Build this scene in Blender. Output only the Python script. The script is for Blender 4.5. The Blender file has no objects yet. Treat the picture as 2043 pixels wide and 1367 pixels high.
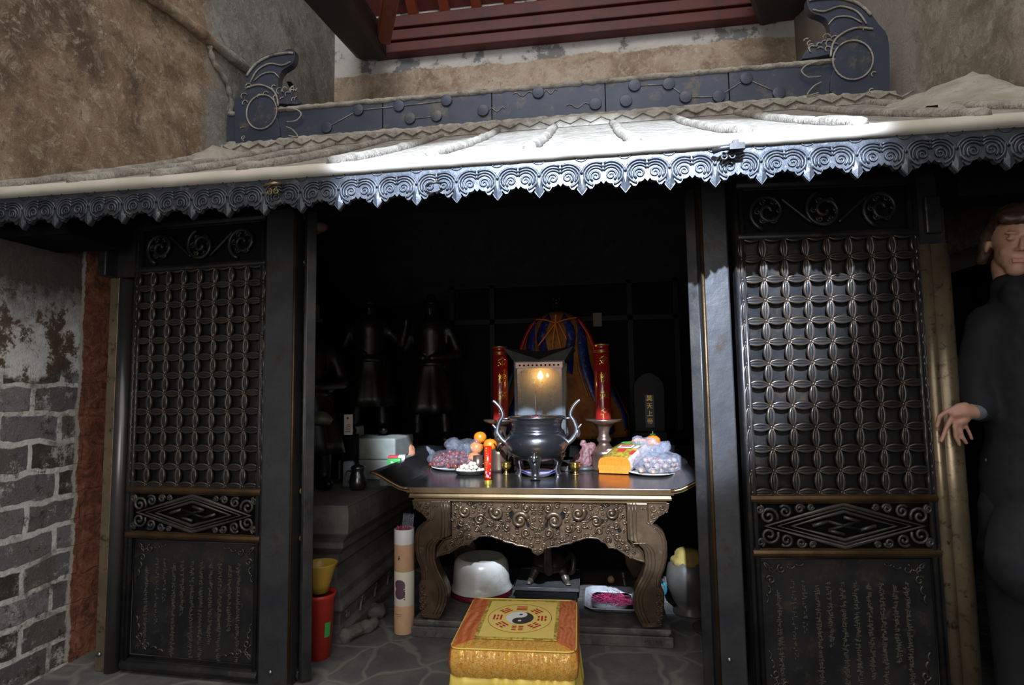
import bpy, math, random
from mathutils import Vector, Matrix
from math import sin, cos, pi, radians
random.seed(7)
scene = bpy.context.scene
COL = scene.collection

# ------------------------------------------------------------- camera
F = 1150.0; PITCH = .0815; ROLL = .015; YAW = radians(8); CZ = 1.20
cd = bpy.data.cameras.new('camera'); cam = bpy.data.objects.new('camera', cd); COL.objects.link(cam)
cd.sensor_width = 36; cd.lens = F*36/2043; cd.clip_start = .02
cam.location = (0, 0, CZ)
cam.matrix_world = Matrix.Translation((0, 0, CZ)) @ Matrix.Rotation(YAW, 4, 'Z') @ Matrix.Rotation(pi/2+PITCH, 4, 'X') @ Matrix.Rotation(-ROLL, 4, 'Z')
scene.camera = cam

# ------------------------------------------------------------- light and exposure
vs = scene.view_settings
vs.view_transform = 'Standard'; vs.look = 'None'; vs.gamma = 1; vs.use_curve_mapping = False
vs.exposure = 0.0
w = bpy.data.worlds.new('world'); scene.world = w; w.use_nodes = True
bg = w.node_tree.nodes['Background']; bg.inputs[0].default_value = (.95, .96, 1, 1); bg.inputs[1].default_value = 1.25
sd = bpy.data.lights.new('floodlight', 'SPOT'); sd.energy = 3900; sd.color = (.70, .82, 1); sd.spot_size = radians(30.5); sd.spot_blend = .24; sd.shadow_soft_size = .035
so = bpy.data.objects.new('floodlight', sd); COL.objects.link(so)
so.location = (.10, -1.30, 3.46); so.rotation_euler = (Vector((.02, 1.87, 2.12))-Vector(so.location)).to_track_quat('-Z', 'Y').to_euler()
def area(name, loc, to, size, power, color):
    d = bpy.data.lights.new(name, 'AREA'); d.shape = 'RECTANGLE'; d.size, d.size_y = size; d.energy = power; d.color = color
    o = bpy.data.objects.new(name, d); COL.objects.link(o); o.location = loc
    o.rotation_euler = (Vector(to)-Vector(loc)).to_track_quat('-Z', 'Y').to_euler(); return o
area('doorway_daylight', (-.3, -1.9, 1.6), (-.7, 3, .9), (1.4, 2.0), 30, (1, .95, .88))

area('high_fill', (-.4, -.6, 7.2), (-.4, 4.6, 3.4), (3.5, 2.0), 150, (1, .97, .92))  # added fill lamp, no known opening; lifts the dark upper walls and roof

# ------------------------------------------------------------- pixel to place
def ray(px, py):
    v = Vector(((px-1021.5)/F, (683.5-py)/F, -1)); return (cam.matrix_world.to_3x3() @ v)
def pY(px, py, Y): r = ray(px, py); return Vector((0, 0, CZ)) + r*(Y/r.y)
def pX(px, py, X): r = ray(px, py); return Vector((0, 0, CZ)) + r*(X/r.x)
def pZ(px, py, Z): r = ray(px, py); return Vector((0, 0, CZ)) + r*((Z-CZ)/r.z)

# ------------------------------------------------------------- helpers
class MB:
    def __init__(s): s.v = []; s.f = []; s.sm = []; s.mi = []; s.x = Matrix.Identity(4); s.m = 0
    def add(s, vs, fs, smooth=False):
        n = len(s.v); s.v += [tuple(s.x @ Vector(p)) for p in vs]
        s.f += [tuple(i+n for i in f) for f in fs]; s.sm += [smooth]*len(fs); s.mi += [s.m]*len(fs); return s
    def box(s, a, b, taper=0):
        x0, y0, z0 = a; x1, y1, z1 = b; t = taper
        return s.add([(x0, y0, z0), (x1, y0, z0), (x1, y1, z0), (x0, y1, z0), (x0+t, y0+t, z1), (x1-t, y0+t, z1), (x1-t, y1-t, z1), (x0+t, y1-t, z1)],
                     [(0, 3, 2, 1), (4, 5, 6, 7), (0, 1, 5, 4), (1, 2, 6, 5), (2, 3, 7, 6), (3, 0, 4, 7)])
    def cbox(s, c, d): return s.box((c[0]-d[0]/2, c[1]-d[1]/2, c[2]-d[2]/2), (c[0]+d[0]/2, c[1]+d[1]/2, c[2]+d[2]/2))
    def prism(s, pts, y0, y1, smooth=False):          # outline in xz, extruded along y
        n = len(pts)
        A = sum(pts[i][0]*pts[(i+1) % n][1]-pts[(i+1) % n][0]*pts[i][1] for i in range(n))
        if A < 0: pts = pts[::-1]
        v = [(p[0], y0, p[1]) for p in pts]+[(p[0], y1, p[1]) for p in pts]
        from mathutils.geometry import tessellate_polygon
        tr = tessellate_polygon([[Vector((p[0], p[1], 0)) for p in pts]])
        f = []
        for t in tr:
            a, b, c = t
            ar = (pts[b][0]-pts[a][0])*(pts[c][1]-pts[a][1])-(pts[c][0]-pts[a][0])*(pts[b][1]-pts[a][1])
            if ar < 0: a, c = c, a
            f.append((a, b, c)); f.append((c+n, b+n, a+n))
        f += [(i, i+n, (i+1) % n+n, (i+1) % n) for i in range(n)]
        return s.add(v, f, smooth)
    def tube(s, pts, r, n=6, flat=1.0, up=(0, 1, 0), close=False):
        P = [Vector(p) for p in pts]; k = len(P)
        R = r if hasattr(r, '__len__') else [r]*k
        up = Vector(up); v = []; f = []
        for i, p in enumerate(P):
            t = (P[(i+1) % k if close else min(i+1, k-1)]-P[(i-1) % k if close else max(i-1, 0)])
            if t.length < 1e-9: t = Vector((0, 0, 1))
            t.normalize(); a = t.cross(up)
            if a.length < 1e-3: a = t.cross(Vector((1, 0, .01)))
            a.normalize(); b = a.cross(t).normalized()
            for j in range(n):
                q = 2*pi*j/n; v.append(tuple(p+a*(R[i]*cos(q))+b*(R[i]*flat*sin(q))))
        for i in range(k if close else k-1):
            for j in range(n):
                a0 = i*n+j; a1 = i*n+(j+1) % n; b0 = ((i+1) % k)*n+j; b1 = ((i+1) % k)*n+(j+1) % n
                f.append((a0, a1, b1, b0))
        if not close: f.append(tuple(range(n))[::-1]); f.append(tuple(range((k-1)*n, k*n)))
        return s.add(v, f, True)
    def lathe(s, prof, n=32, c=(0, 0, 0), sx=1, sy=1, wob=None, caps=True):
        v = []; f = []; k = len(prof)
        for i, (r, z) in enumerate(prof):
            for j in range(n):
                q = 2*pi*j/n; rr = r*(wob(q, z) if wob else 1)
                v.append((c[0]+rr*cos(q)*sx, c[1]+rr*sin(q)*sy, c[2]+z))
        for i in range(k-1):
            for j in range(n):
                f.append((i*n+j, i*n+(j+1) % n, (i+1)*n+(j+1) % n, (i+1)*n+j))
        if caps and prof[0][0] > 1e-6: f.append(tuple(range(n))[::-1])
        if caps and prof[-1][0] > 1e-6: f.append(tuple(range((k-1)*n, k*n)))
        return s.add(v, f, True)
    def ell(s, c, r, n=16, m=10, rot=None):
        v = []; f = []; M = rot.to_matrix() if rot else Matrix.Identity(3)
        for i in range(1, m):
            a = pi*i/m
            for j in range(n):
                q = 2*pi*j/n; v.append(tuple(Vector(c)+M @ Vector((r[0]*sin(a)*cos(q), r[1]*sin(a)*sin(q), -r[2]*cos(a)))))
        v += [tuple(Vector(c)+M @ Vector((0, 0, -r[2]))), tuple(Vector(c)+M @ Vector((0, 0, r[2])))]
        b = (m-1)*n
        for i in range(m-2):
            for j in range(n): f.append((i*n+j, i*n+(j+1) % n, (i+1)*n+(j+1) % n, (i+1)*n+j))
        for j in range(n): f.append((b, (j+1) % n, j)); f.append((b+1, (m-2)*n+j, (m-2)*n+(j+1) % n))
        return s.add(v, f, True)
    def cap(s, a, b, r1, r2, n=12):                    # round-ended tapered limb
        a = Vector(a); b = Vector(b); d = (b-a); L = d.length or 1e-6; d = d/L
        pts = []; rr = []
        for q in (85, 60, 30, 0): pts.append(a-d*(r1*sin(radians(q)))); rr.append(r1*cos(radians(q)))
        for q in (0, 30, 60, 85): pts.append(b+d*(r2*sin(radians(q)))); rr.append(r2*cos(radians(q)))
        up = (0, 1, 0) if abs(d.y) < .9 else (1, 0, 0)
        return s.tube(pts, rr, n, up=up)
    def build(s, name, mat=None, parent=None, bev=0, sub=0, vox=0, smooth_it=0, disp=None, loc=None, rz=None, solid=0, scl=None):
        me = bpy.data.meshes.new(name); me.from_pydata(s.v, [], s.f); me.update()
        mats = mat if isinstance(mat, (list, tuple)) else [mat]
        for m_ in mats: me.materials.append(m_)
        me.polygons.foreach_set('use_smooth', [True]*len(s.f) if vox else s.sm)
        if len(mats) > 1: me.polygons.foreach_set('material_index', s.mi)
        o = bpy.data.objects.new(name, me); COL.objects.link(o)
        if parent: o.parent = parent
        if loc is not None: o.location = loc
        if scl: o.scale = scl
        if rz is not None: o.rotation_euler = (0, 0, rz) if not hasattr(rz, '__len__') else rz
        if solid: m = o.modifiers.new('solid', 'SOLIDIFY'); m.thickness = solid; m.offset = 0
        if vox:
            m = o.modifiers.new('remesh', 'REMESH'); m.mode = 'VOXEL'; m.voxel_size = vox; m.use_smooth_shade = True
        if smooth_it: m = o.modifiers.new('smooth', 'SMOOTH'); m.iterations = smooth_it; m.factor = .6
        if disp:
            tx = bpy.data.textures.new('wrinkle', 'CLOUDS'); tx.noise_scale = disp[0]; tx.noise_depth = disp[2] if len(disp) > 2 else 2
            m = o.modifiers.new('disp', 'DISPLACE'); m.texture = tx; m.strength = disp[1]; m.texture_coords = 'LOCAL'
        if bev: m = o.modifiers.new('bevel', 'BEVEL'); m.width = bev; m.segments = 2; m.limit_method = 'ANGLE'
        if sub: m = o.modifiers.new('sub', 'SUBSURF'); m.levels = sub; m.render_levels = sub
        return o
def tag(o, label=None, cat=None, group=None, kind=None):
    if label: o['label'] = label
    if cat: o['category'] = cat
    if group: o['group'] = group
    if kind: o['kind'] = kind
    return o
def thing(name, label, cat, loc=(0, 0, 0), rz=0, group=None):
    o = bpy.data.objects.new(name, None); COL.objects.link(o); o.empty_display_size = .05
    o.location = loc; o.rotation_euler = (0, 0, rz); return tag(o, label, cat, group)
def copy_tree(o, parent=None):
    c = o.copy(); COL.objects.link(c); c.parent = parent
    for ch in [k for k in bpy.data.objects if k.parent == o]: copy_tree(ch, c)
    return c
def spiral(cx, cz, r0, r1, turns, a0=0, d=1, y=0, n=14):
    N = max(4, int(n*turns)); out = []
    for i in range(N+1):
        t = i/N; r = r0+(r1-r0)*t; a = a0+d*2*pi*turns*t; out.append((cx+r*cos(a), y, cz+r*sin(a)))
    return out
def arc(cx, cz, r, a, b, y=0, n=10): return [(cx+r*cos(radians(a+(b-a)*i/n)), y, cz+r*sin(radians(a+(b-a)*i/n))) for i in range(n+1)]
def smooth_path(pts, k=4):
    P = [Vector(p) for p in pts]; out = []
    for i in range(len(P)-1):
        p0 = P[max(i-1, 0)]; p1 = P[i]; p2 = P[i+1]; p3 = P[min(i+2, len(P)-1)]
        for j in range(k):
            t = j/k; out.append(.5*((2*p1)+(p2-p0)*t+(2*p0-5*p1+4*p2-p3)*t*t+(3*p1-p0-3*p2+p3)*t**3))
    out.append(P[-1]); return out

# ------------------------------------------------------------- materials
def newmat(name):
    m = bpy.data.materials.new(name); m.use_nodes = True; nt = m.node_tree
    return m, nt, nt.nodes['Principled BSDF']
def ramp(nt, src, stops):
    r = nt.nodes.new('ShaderNodeValToRGB'); nt.links.new(src, r.inputs[0])
    e = r.color_ramp.elements
    while len(e) < len(stops): e.new(.5)
    for i, (p, c) in enumerate(stops):
        while len(e) > len(stops): e.remove(e[-1])
        e[i].position = p; e[i].color = (*c, 1) if len(c) == 3 else c
    return r.outputs[0]
def noise(nt, scale, detail=5, rough=.6, vec=None, dist=0):
    n = nt.nodes.new('ShaderNodeTexNoise'); n.inputs['Scale'].default_value = scale; n.inputs['Detail'].default_value = detail
    n.inputs['Roughness'].default_value = rough; n.inputs['Distortion'].default_value = dist
    if vec is None: vec = nt.nodes.new('ShaderNodeTexCoord').outputs['Object']
    nt.links.new(vec, n.inputs['Vector']); return n.outputs[0]
def mixc(nt, f, a, b):
    m = nt.nodes.new('ShaderNodeMix'); m.data_type = 'RGBA'
    for s, i in ((f, 0), (a, 6), (b, 7)):
        if hasattr(s, 'links') or hasattr(s, 'is_output'): nt.links.new(s, m.inputs[i])
        else: m.inputs[i].default_value = s if i == 0 else (*s, 1)
    return m.outputs[2]
def math_(nt, op, a, b=None, clamp=False):
    m = nt.nodes.new('ShaderNodeMath'); m.operation = op; m.use_clamp = clamp
    for i, s in enumerate((a, b)):
        if s is None: continue
        if hasattr(s, 'is_output'): nt.links.new(s, m.inputs[i])
        else: m.inputs[i].default_value = s
    return m.outputs[0]
def bump(nt, p, h, st=.3, dist=.005, prev=None):
    b = nt.nodes.new('ShaderNodeBump'); b.inputs['Strength'].default_value = st; b.inputs['Distance'].default_value = dist
    nt.links.new(h, b.inputs['Height'])
    if prev: nt.links.new(prev, b.inputs['Normal'])
    nt.links.new(b.outputs[0], p.inputs['Normal']); return b.outputs[0]
def pm(name, c1, c2=None, scale=8, rough=.6, metal=0, bs=None, bst=.3, lo=.35, hi=.65, c3=None, s3=30, spec=None, coat=0, detail=5, r2=None, bd=.004):
    m, nt, p = newmat(name); p.inputs['Roughness'].default_value = rough; p.inputs['Metallic'].default_value = metal
    if spec is not None: p.inputs['Specular IOR Level'].default_value = spec
    if coat: p.inputs['Coat Weight'].default_value = coat; p.inputs['Coat Roughness'].default_value = .15
    if c2:
        n = noise(nt, scale, detail); c = ramp(nt, n, [(lo, c1), (hi, c2)])
        if c3: c = mixc(nt, ramp(nt, noise(nt, s3, 6, .7), [(.55, (0, 0, 0)), (.68, (1, 1, 1))]), c, c3)
        nt.links.new(c, p.inputs['Base Color'])
        if r2 is not None:
            nt.links.new(math_(nt, 'ADD', math_(nt, 'MULTIPLY', n, (r2-rough)*2), rough-(r2-rough)*.5), p.inputs['Roughness'])
    else: p.inputs['Base Color'].default_value = (*c1, 1)
    if bs: bump(nt, p, noise(nt, bs, 4), bst, bd)
    return m
M = {}
M['bronze'] = pm('dark_bronze', (.022, .023, .027), (.050, .047, .044), 6, .28, .6, 60, .25, c3=(.07, .052, .035), s3=14, r2=.5, bd=.002)
M['bronze_smooth'] = pm('worn_bronze', (.022, .024, .028), (.046, .044, .043), 5, .26, .6, 25, .22, c3=(.08, .06, .042), s3=22, r2=.42, bd=.003)
M['pillar'] = pm('rubbed_pillar_bronze', (.036, .038, .043), (.068, .068, .072), 4, .36, .5, 18, .3, c3=(.05, .035, .025), s3=9, bd=.005)
M['bronze_rust'] = pm('brown_bronze', (.06, .035, .016), (.12, .07, .03), 8, .42, .7, 50, .2)
M['bronze_warm'] = pm('golden_worn_bronze', (.16, .115, .065), (.24, .175, .10), 9, .33, .75, 40, .25, c3=(.03, .022, .018), s3=18, bd=.002)
M['fringe'] = pm('cast_bronze', (.030, .035, .044), (.062, .067, .08), 9, .46, .5, 90, .35, c3=(.12, .12, .12), s3=40, bd=.003)
M['blueblack'] = pm('blue_black_glaze', (.032, .040, .062), (.050, .059, .088), 3, .42, .35, 30, .15, c3=(.10, .09, .075), s3=9, bd=.003)
M['dust'] = pm('grey_beige_dust', (.24, .21, .17), (.38, .345, .29), 5, .95, 0, 35, .6, c3=(.22, .19, .15), s3=26, bd=.012)
M['dust2'] = pm('grey_dust_rough', (.20, .18, .15), (.36, .33, .28), 12, .98, 0, 60, .8, c3=(.10, .09, .08), s3=20, bd=.012)
M['lip'] = pm('smooth_dusty_lip', (.36, .325, .27), (.46, .42, .36), 4, .95, 0, 12, .2)
M['roofdirt'] = pm('speckled_roof_dirt', (.13, .115, .095), (.30, .275, .235), 14, .97, 0, 50, .8, lo=.3, hi=.7, c3=(.42, .39, .34), s3=34, bd=.012)
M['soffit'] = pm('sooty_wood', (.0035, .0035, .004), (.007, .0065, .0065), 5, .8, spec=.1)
M['red'] = pm('red_painted_wood', (.085, .018, .016), (.13, .028, .024), 3, .55, 0, 14, .2, c3=(.05, .018, .015), s3=5)
M['orangewood'] = pm('orange_red_rafter', (.20, .035, .012), (.26, .05, .018), 4, .55)
M['darkwood'] = pm('dark_timber', (.008, .006, .006), (.018, .010, .009), 5, .6, 0, 20, .2)
M['tablebronze'] = pm('table_bronze', (.060, .037, .022), (.115, .072, .042), 10, .34, .6, 55, .25, c3=(.17, .12, .07), s3=12, bd=.002)
M['brass'] = pm('table_edge_brass', (.10, .064, .030), (.17, .11, .05), 6, .34, .7, 40, .12, bd=.002)
M['tabletop'] = pm('polished_table_top', (.055, .048, .045), (.085, .075, .066), 4, .18, .75, 30, .08, r2=.3, bd=.002)
M['dust_dark'] = pm('dark_dusty_iron', (.04, .04, .041), (.075, .072, .068), 8, .5, .4, 40, .3)
M['silver'] = pm('burner_bronze', (.10, .10, .115), (.17, .165, .17), 5, .24, .9, 40, .12, c3=(.20, .13, .05), s3=10, bd=.002)
M['steel'] = pm('dull_steel', (.22, .22, .24), (.34, .34, .36), 14, .3, .9)
M['traysteel'] = pm('pale_steel', (.24, .24, .26), (.32, .32, .34), 14, .35, 0)
M['slabtop'] = pm('dusty_dark_slab', (.045, .042, .038), (.11, .10, .088), 9, .6, .1, 40, .5, c3=(.15, .14, .12), s3=14, bd=.006)
M['copper'] = pm('old_copper', (.17, .11, .085), (.25, .17, .13), 8, .36, .8, 60, .3, bd=.002)
M['bead_grey'] = pm('rubbed_grey_bronze', (.10, .098, .095), (.15, .145, .14), 5, .3, .8, 40, .15, bd=.002)
M['gold'] = pm('polished_gold_brass', (.55, .36, .09), (.65, .45, .13), 8, .2, .95)
M['stone'] = pm('carved_dark_stone', (.075, .070, .062), (.15, .138, .12), 5, .85, 0, 30, .5, c3=(.13, .118, .10), s3=9, bd=.01)
M['block'] = pm('grey_green_stone', (.20, .21, .18), (.27, .28, .24), 7, .8, 0, 60, .3)
M['white_enamel'] = pm('white_enamel', (.44, .42, .37), (.54, .52, .47), 4, .25, 0, c3=(.38, .34, .28), s3=6)
M['white'] = pm('clean_white', (.75, .75, .73), rough=.4)
M['redenamel'] = pm('red_enamel', (.45, .03, .03), rough=.25, coat=.4)
M['blue'] = pm('blue_paint', (.03, .05, .35), rough=.35)
M['green'] = pm('green_paint', (.02, .09, .02), rough=.5)
M['statue'] = pm('sooty_gilt_statue', (.004, .0035, .003), (.009, .006, .0045), 9, .42, .3, 30, .3, c3=(.03, .015, .006), s3=25)
M['skin'] = pm('skin', (.40, .21, .145), (.47, .26, .18), 20, .5)
M['hair'] = pm('brown_hair', (.03, .016, .01), (.07, .032, .018), 60, .5)
M['coat'] = pm('black_coat_cloth', (.0035, .004, .006), (.007, .008, .011), 30, .85, 0, 200, .3, bd=.001)
M['kraft'] = pm('kraft_paper', (.50, .29, .16), (.55, .33, .19), 30, .75)
M['cream'] = pm('cream_paper', (.66, .60, .47), rough=.7)
M['ink'] = pm('black_ink', (.02, .02, .02), rough=.6)
M['plum'] = pm('plum_ink', (.10, .045, .07), rough=.6)
M['pink'] = pm('pink_incense', (.36, .02, .09), rough=.6)
M['orange'] = pm('orange_peel', (.60, .17, .008), (.68, .22, .014), 12, .38, 0, 140, .25, bd=.002)
M['leaf'] = pm('green_leaf', (.03, .13, .02), rough=.45)
M['yellowcloth'] = pm('yellow_satin', (.80, .58, .09), (.88, .66, .13), 8, .42, 0, 30, .1)
M['bucketred'] = pm('red_plastic', (.45, .03, .02), rough=.35)
M['bucketyellow'] = pm('ochre_plastic', (.45, .28, .04), rough=.35)
M['deepred'] = pm('deep_red_plastic', (.12, .008, .015), rough=.35)
M['terracotta'] = pm('terracotta_cloth', (.42, .16, .08), (.52, .22, .12), 12, .7)
M['foilgold'] = pm('gold_foil', (.85, .62, .10), rough=.25, metal=.8)
M['foilgreen'] = pm('green_print', (.05, .35, .08), rough=.35)
M['jujube'] = pm('dried_jujube', (.11, .012, .010), (.19, .03, .022), 30, .32, 0, 60, .5, bd=.003)
M['bun'] = pm('pale_puff', (.48, .43, .29), (.60, .56, .42), 30, .6, 0, 90, .4, bd=.003)
M['candy'] = pm('beige_candy', (.36, .27, .18), (.45, .36, .25), 30, .4)
M['pinkstone'] = pm('pink_stone', (.14, .055, .055), (.22, .11, .11), 14, .5, 0, 40, .8, c3=(.12, .04, .04), s3=20, bd=.01)
M['orangepack'] = pm('orange_packet', (.62, .14, .006), (.70, .19, .012), 60, .3, coat=.3)
M['jar'] = pm('brown_jar_glaze', (.045, .04, .035), (.08, .07, .06), 4, .4)
M['ochre'] = pm('yellow_cloth_lid', (.20, .14, .03), rough=.8)
M['darkbrown'] = pm('dark_brown_wood', (.08, .045, .025), rough=.45)
M['flesh_wood'] = pm('tan_lacquer_bell', (.20, .115, .075), rough=.35)
def edge_wear(m, col, lo=.51, hi=.56, amt=.8):
    nt = m.node_tree; p = nt.nodes['Principled BSDF']; g = nt.nodes.new('ShaderNodeNewGeometry')
    l = p.inputs['Base Color'].links[0]; src = l.from_socket
    f_ = math_(nt, 'MULTIPLY', ramp(nt, g.outputs['Pointiness'], [(lo, (0, 0, 0)), (hi, (1, 1, 1))]), amt)
    nt.links.new(mixc(nt, f_, src, col), p.inputs['Base Color'])
M['petal'] = pm('rubbed_petal_bronze', (.022, .023, .027), (.050, .047, .044), 6, .28, .6, 60, .25, bd=.002); edge_wear(M['petal'], (.085, .062, .046))
M['tablecarving'] = pm('rubbed_table_carving', (.055, .034, .020), (.11, .07, .04), 10, .34, .6, 55, .25, bd=.002); edge_wear(M['tablecarving'], (.19, .13, .075), .51, .60)
def glassy(name, col, rough=.08, alpha=.3, w_=0):
    m, nt, p = newmat(name); p.inputs['Base Color'].default_value = (*col, 1); p.inputs['Roughness'].default_value = rough
    p.inputs['Alpha'].default_value = alpha; p.inputs['Specular IOR Level'].default_value = .9
    n = noise(nt, 28, 3, .6, None, 1.0); bump(nt, p, n, .9, .02)
    if w_: nt.links.new(math_(nt, 'ADD', math_(nt, 'MULTIPLY', n, w_), alpha-w_*.5), p.inputs['Alpha'])
    return m
M['plastic'] = glassy('clear_plastic_film', (.46, .48, .56), .10, .13, .34)
M['plastic2'] = glassy('crumpled_plastic_film', (.42, .44, .54), .10, .34, .5)
M['glass'] = glassy('clear_glass', (.6, .65, .7), .05, .25)
def emit(name, col, st):
    m, nt, p = newmat(name); p.inputs['Emission Color'].default_value = (*col, 1); p.inputs['Emission Strength'].default_value = st
    p.inputs['Base Color'].default_value = (0, 0, 0, 1); return m
M['flame'] = emit('oil_flame', (1, .62, .18), 60)
# ------------------------------------------------------------- the setting
XL, XR = -2.377, 1.78
def sepxyz(nt):
    tc = nt.nodes.new('ShaderNodeTexCoord'); sp = nt.nodes.new('ShaderNodeSeparateXYZ'); nt.links.new(tc.outputs['Object'], sp.inputs[0])
    return tc.outputs['Object'], sp.outputs
def step(nt, v, at, wdt, nz=None, amt=0):
    if nz is not None: v = math_(nt, 'ADD', v, math_(nt, 'MULTIPLY', math_(nt, 'SUBTRACT', nz, .5), amt))
    return math_(nt, 'DIVIDE', math_(nt, 'SUBTRACT', v, at-wdt/2), wdt, clamp=True)
BL = [(0, (0, 0, 0)), (1, (1, 1, 1))]
def plaster(nt, tones, sc=1.6):
    n1 = noise(nt, sc, 8, .68, None, .6); n2 = noise(nt, sc*5, 8, .75, None, .8); n3 = noise(nt, sc*22, 6, .8)
    c = ramp(nt, n1, [(.36, tones[0]), (.5, tones[1]), (.62, tones[2])])
    c = mixc(nt, ramp(nt, n2, [(.50, (0, 0, 0)), (.72, (.8, .8, .8))]), c, tones[3])
    c = mixc(nt, ramp(nt, n2, [(.22, (.7, .7, .7)), (.42, (0, 0, 0))]), c, tones[4])
    c = mixc(nt, ramp(nt, n3, [(.62, (0, 0, 0)), (.70, (.6, .6, .6))]), c, tones[4])
    c = mixc(nt, ramp(nt, noise(nt, sc*11, 9, .8, None, .5), [(.54, (0, 0, 0)), (.64, (.7, .7, .7))]), c, tones[3])
    c = mixc(nt, ramp(nt, noise(nt, sc*3, 9, .8, None, .3), [(.36, (.75, .75, .75)), (.46, (0, 0, 0))]), c, tones[0])
    # drifting hairline cracks
    mp = nt.nodes.new('ShaderNodeMapping'); tc = nt.nodes.new('ShaderNodeTexCoord'); nt.links.new(tc.outputs['Object'], mp.inputs[0])
    mp.inputs['Scale'].default_value = (1.6, 1.6, 1.0)
    wv = noise(nt, 2.3, 7, .62, mp.outputs[0], .4)
    cr = ramp(nt, wv, [(.488, (0, 0, 0)), (.497, (1, 1, 1)), (.503, (1, 1, 1)), (.512, (0, 0, 0))])
    gate = ramp(nt, n2, [(.52, (0, 0, 0)), (.60, (.75, .75, .75))])
    c = mixc(nt, math_(nt, 'MULTIPLY', cr, gate), c, (.03, .025, .02))
    return c, n1, n2, n3
m, nt, p = newmat('left_wall_plaster_and_brick'); M['wall_left'] = m
p.inputs['Roughness'].default_value = .92
oc, xyz = sepxyz(nt); Yc, Zc = xyz[1], xyz[2]
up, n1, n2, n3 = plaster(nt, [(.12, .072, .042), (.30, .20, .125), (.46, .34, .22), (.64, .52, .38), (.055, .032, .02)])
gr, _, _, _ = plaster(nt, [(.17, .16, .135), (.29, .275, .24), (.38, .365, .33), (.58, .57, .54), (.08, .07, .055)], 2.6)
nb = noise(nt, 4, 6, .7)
up = mixc(nt, step(nt, Yc, 3.22, .10, nb, .5), up, gr)  # brown plaster turns grey towards the back: bluish light painted into its colour
# bricks
cb = nt.nodes.new('ShaderNodeCombineXYZ')
ndx = noise(nt, 9, 3)
nt.links.new(math_(nt, 'ADD', Yc, math_(nt, 'MULTIPLY', math_(nt, 'SUBTRACT', ndx, .5), .035)), cb.inputs[0])
nt.links.new(math_(nt, 'ADD', Zc, math_(nt, 'MULTIPLY', math_(nt, 'SUBTRACT', noise(nt, 4, 3), .5), .085)), cb.inputs[1])
br = nt.nodes.new('ShaderNodeTexBrick'); nt.links.new(cb.outputs[0], br.inputs[0])
br.inputs['Scale'].default_value = 1; br.inputs['Brick Width'].default_value = .27; br.inputs['Row Height'].default_value = .125
br.inputs['Mortar Size'].default_value = .014; br.inputs['Mortar Smooth'].default_value = .3; br.inputs['Bias'].default_value = .1
br.inputs['Color1'].default_value = (.33, .335, .335, 1); br.inputs['Color2'].default_value = (.06, .048, .035, 1); br.inputs['Mortar'].default_value = (.92, .89, .83, 1)
lo = mixc(nt, ramp(nt, n2, [(.48, (0, 0, 0)), (.66, (.7, .7, .7))]), br.outputs[0], (.20, .155, .11))
lo = mixc(nt, ramp(nt, n3, [(.58, (0, 0, 0)), (.7, (.6, .6, .6))]), lo, (.60, .57, .53))
lo = mixc(nt, ramp(nt, noise(nt, 3.4, 8, .7), [(.54, (0, 0, 0)), (.62, (.8, .8, .8))]), lo, (.15, .12, .09))
lo = mixc(nt, ramp(nt, noise(nt, 7, 10, .8), [(.55, (0, 0, 0)), (.62, (.85, .85, .85))]), lo, (.75, .72, .67))
lo = mixc(nt, ramp(nt, noise(nt, 11, 10, .85), [(.40, (.9, .9, .9)), (.46, (0, 0, 0))]), lo, (.05, .04, .03))
# plaster remains above the bricks
pl = ramp(nt, noise(nt, 6.5, 10, .78), [(.40, (.95, .93, .88)), (.50, (.78, .75, .70)), (.535, (.16, .105, .06)), (.62, (.09, .06, .04))])
lo = mixc(nt, step(nt, Zc, 1.29, .03, noise(nt, 6, 6, .7), .25), lo, pl)
soot = mixc(nt, ramp(nt, n2, BL), (.05, .04, .032), (.15, .125, .10))
lo = mixc(nt, step(nt, Zc, 1.58, .22, noise(nt, 8, 7, .75), .35), lo, soot)
# rusty red face beside the post
nz = noise(nt, 5, 7, .7)
ru = ramp(nt, noise(nt, 14, 8, .75, None, 1.5), [(.35, (.10, .035, .018)), (.5, (.30, .10, .05)), (.62, (.45, .18, .10))])
ru = mixc(nt, ramp(nt, n3, [(.62, (0, 0, 0)), (.68, (.7, .7, .7))]), ru, (.4, .34, .28))
edge = step(nt, Yc, 2.395, .006, nz, .10)
edge0 = step(nt, Yc, 2.375, .010, nz, .10)
lo = mixc(nt, edge0, lo, (.60, .55, .47))
lo = mixc(nt, edge, lo, ru)
c = mixc(nt, step(nt, Zc, 1.9, .04), lo, up)
nt.links.new(c, p.inputs['Base Color'])
h = math_(nt, 'ADD', math_(nt, 'MULTIPLY', n2, .6), math_(nt, 'MULTIPLY', n3, .5))
b1 = bump(nt, p, h, 1, .035)
bm_ = math_(nt, 'MULTIPLY', math_(nt, 'SUBTRACT', 1, br.outputs['Fac']), math_(nt, 'SUBTRACT', 1, step(nt, Zc, 1.29, .1)))
bump(nt, p, bm_, .6, .02, b1)

m, nt, p = newmat('right_wall_plaster'); M['wall_right'] = m; p.inputs['Roughness'].default_value = .92
c, n1, n2, n3 = plaster(nt, [(.13, .10, .07), (.22, .18, .13), (.28, .235, .175), (.42, .38, .31), (.08, .06, .045)])
oc, xyz = sepxyz(nt)
c = mixc(nt, step(nt, xyz[1], 3.25, .2, n2, .4), c, mixc(nt, n2, (.2, .18, .15), (.42, .39, .34)))
nt.links.new(c, p.inputs['Base Color']); bump(nt, p, math_(nt, 'ADD', math_(nt, 'MULTIPLY', n2, .6), math_(nt, 'MULTIPLY', n3, .4)), .7, .02)

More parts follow.
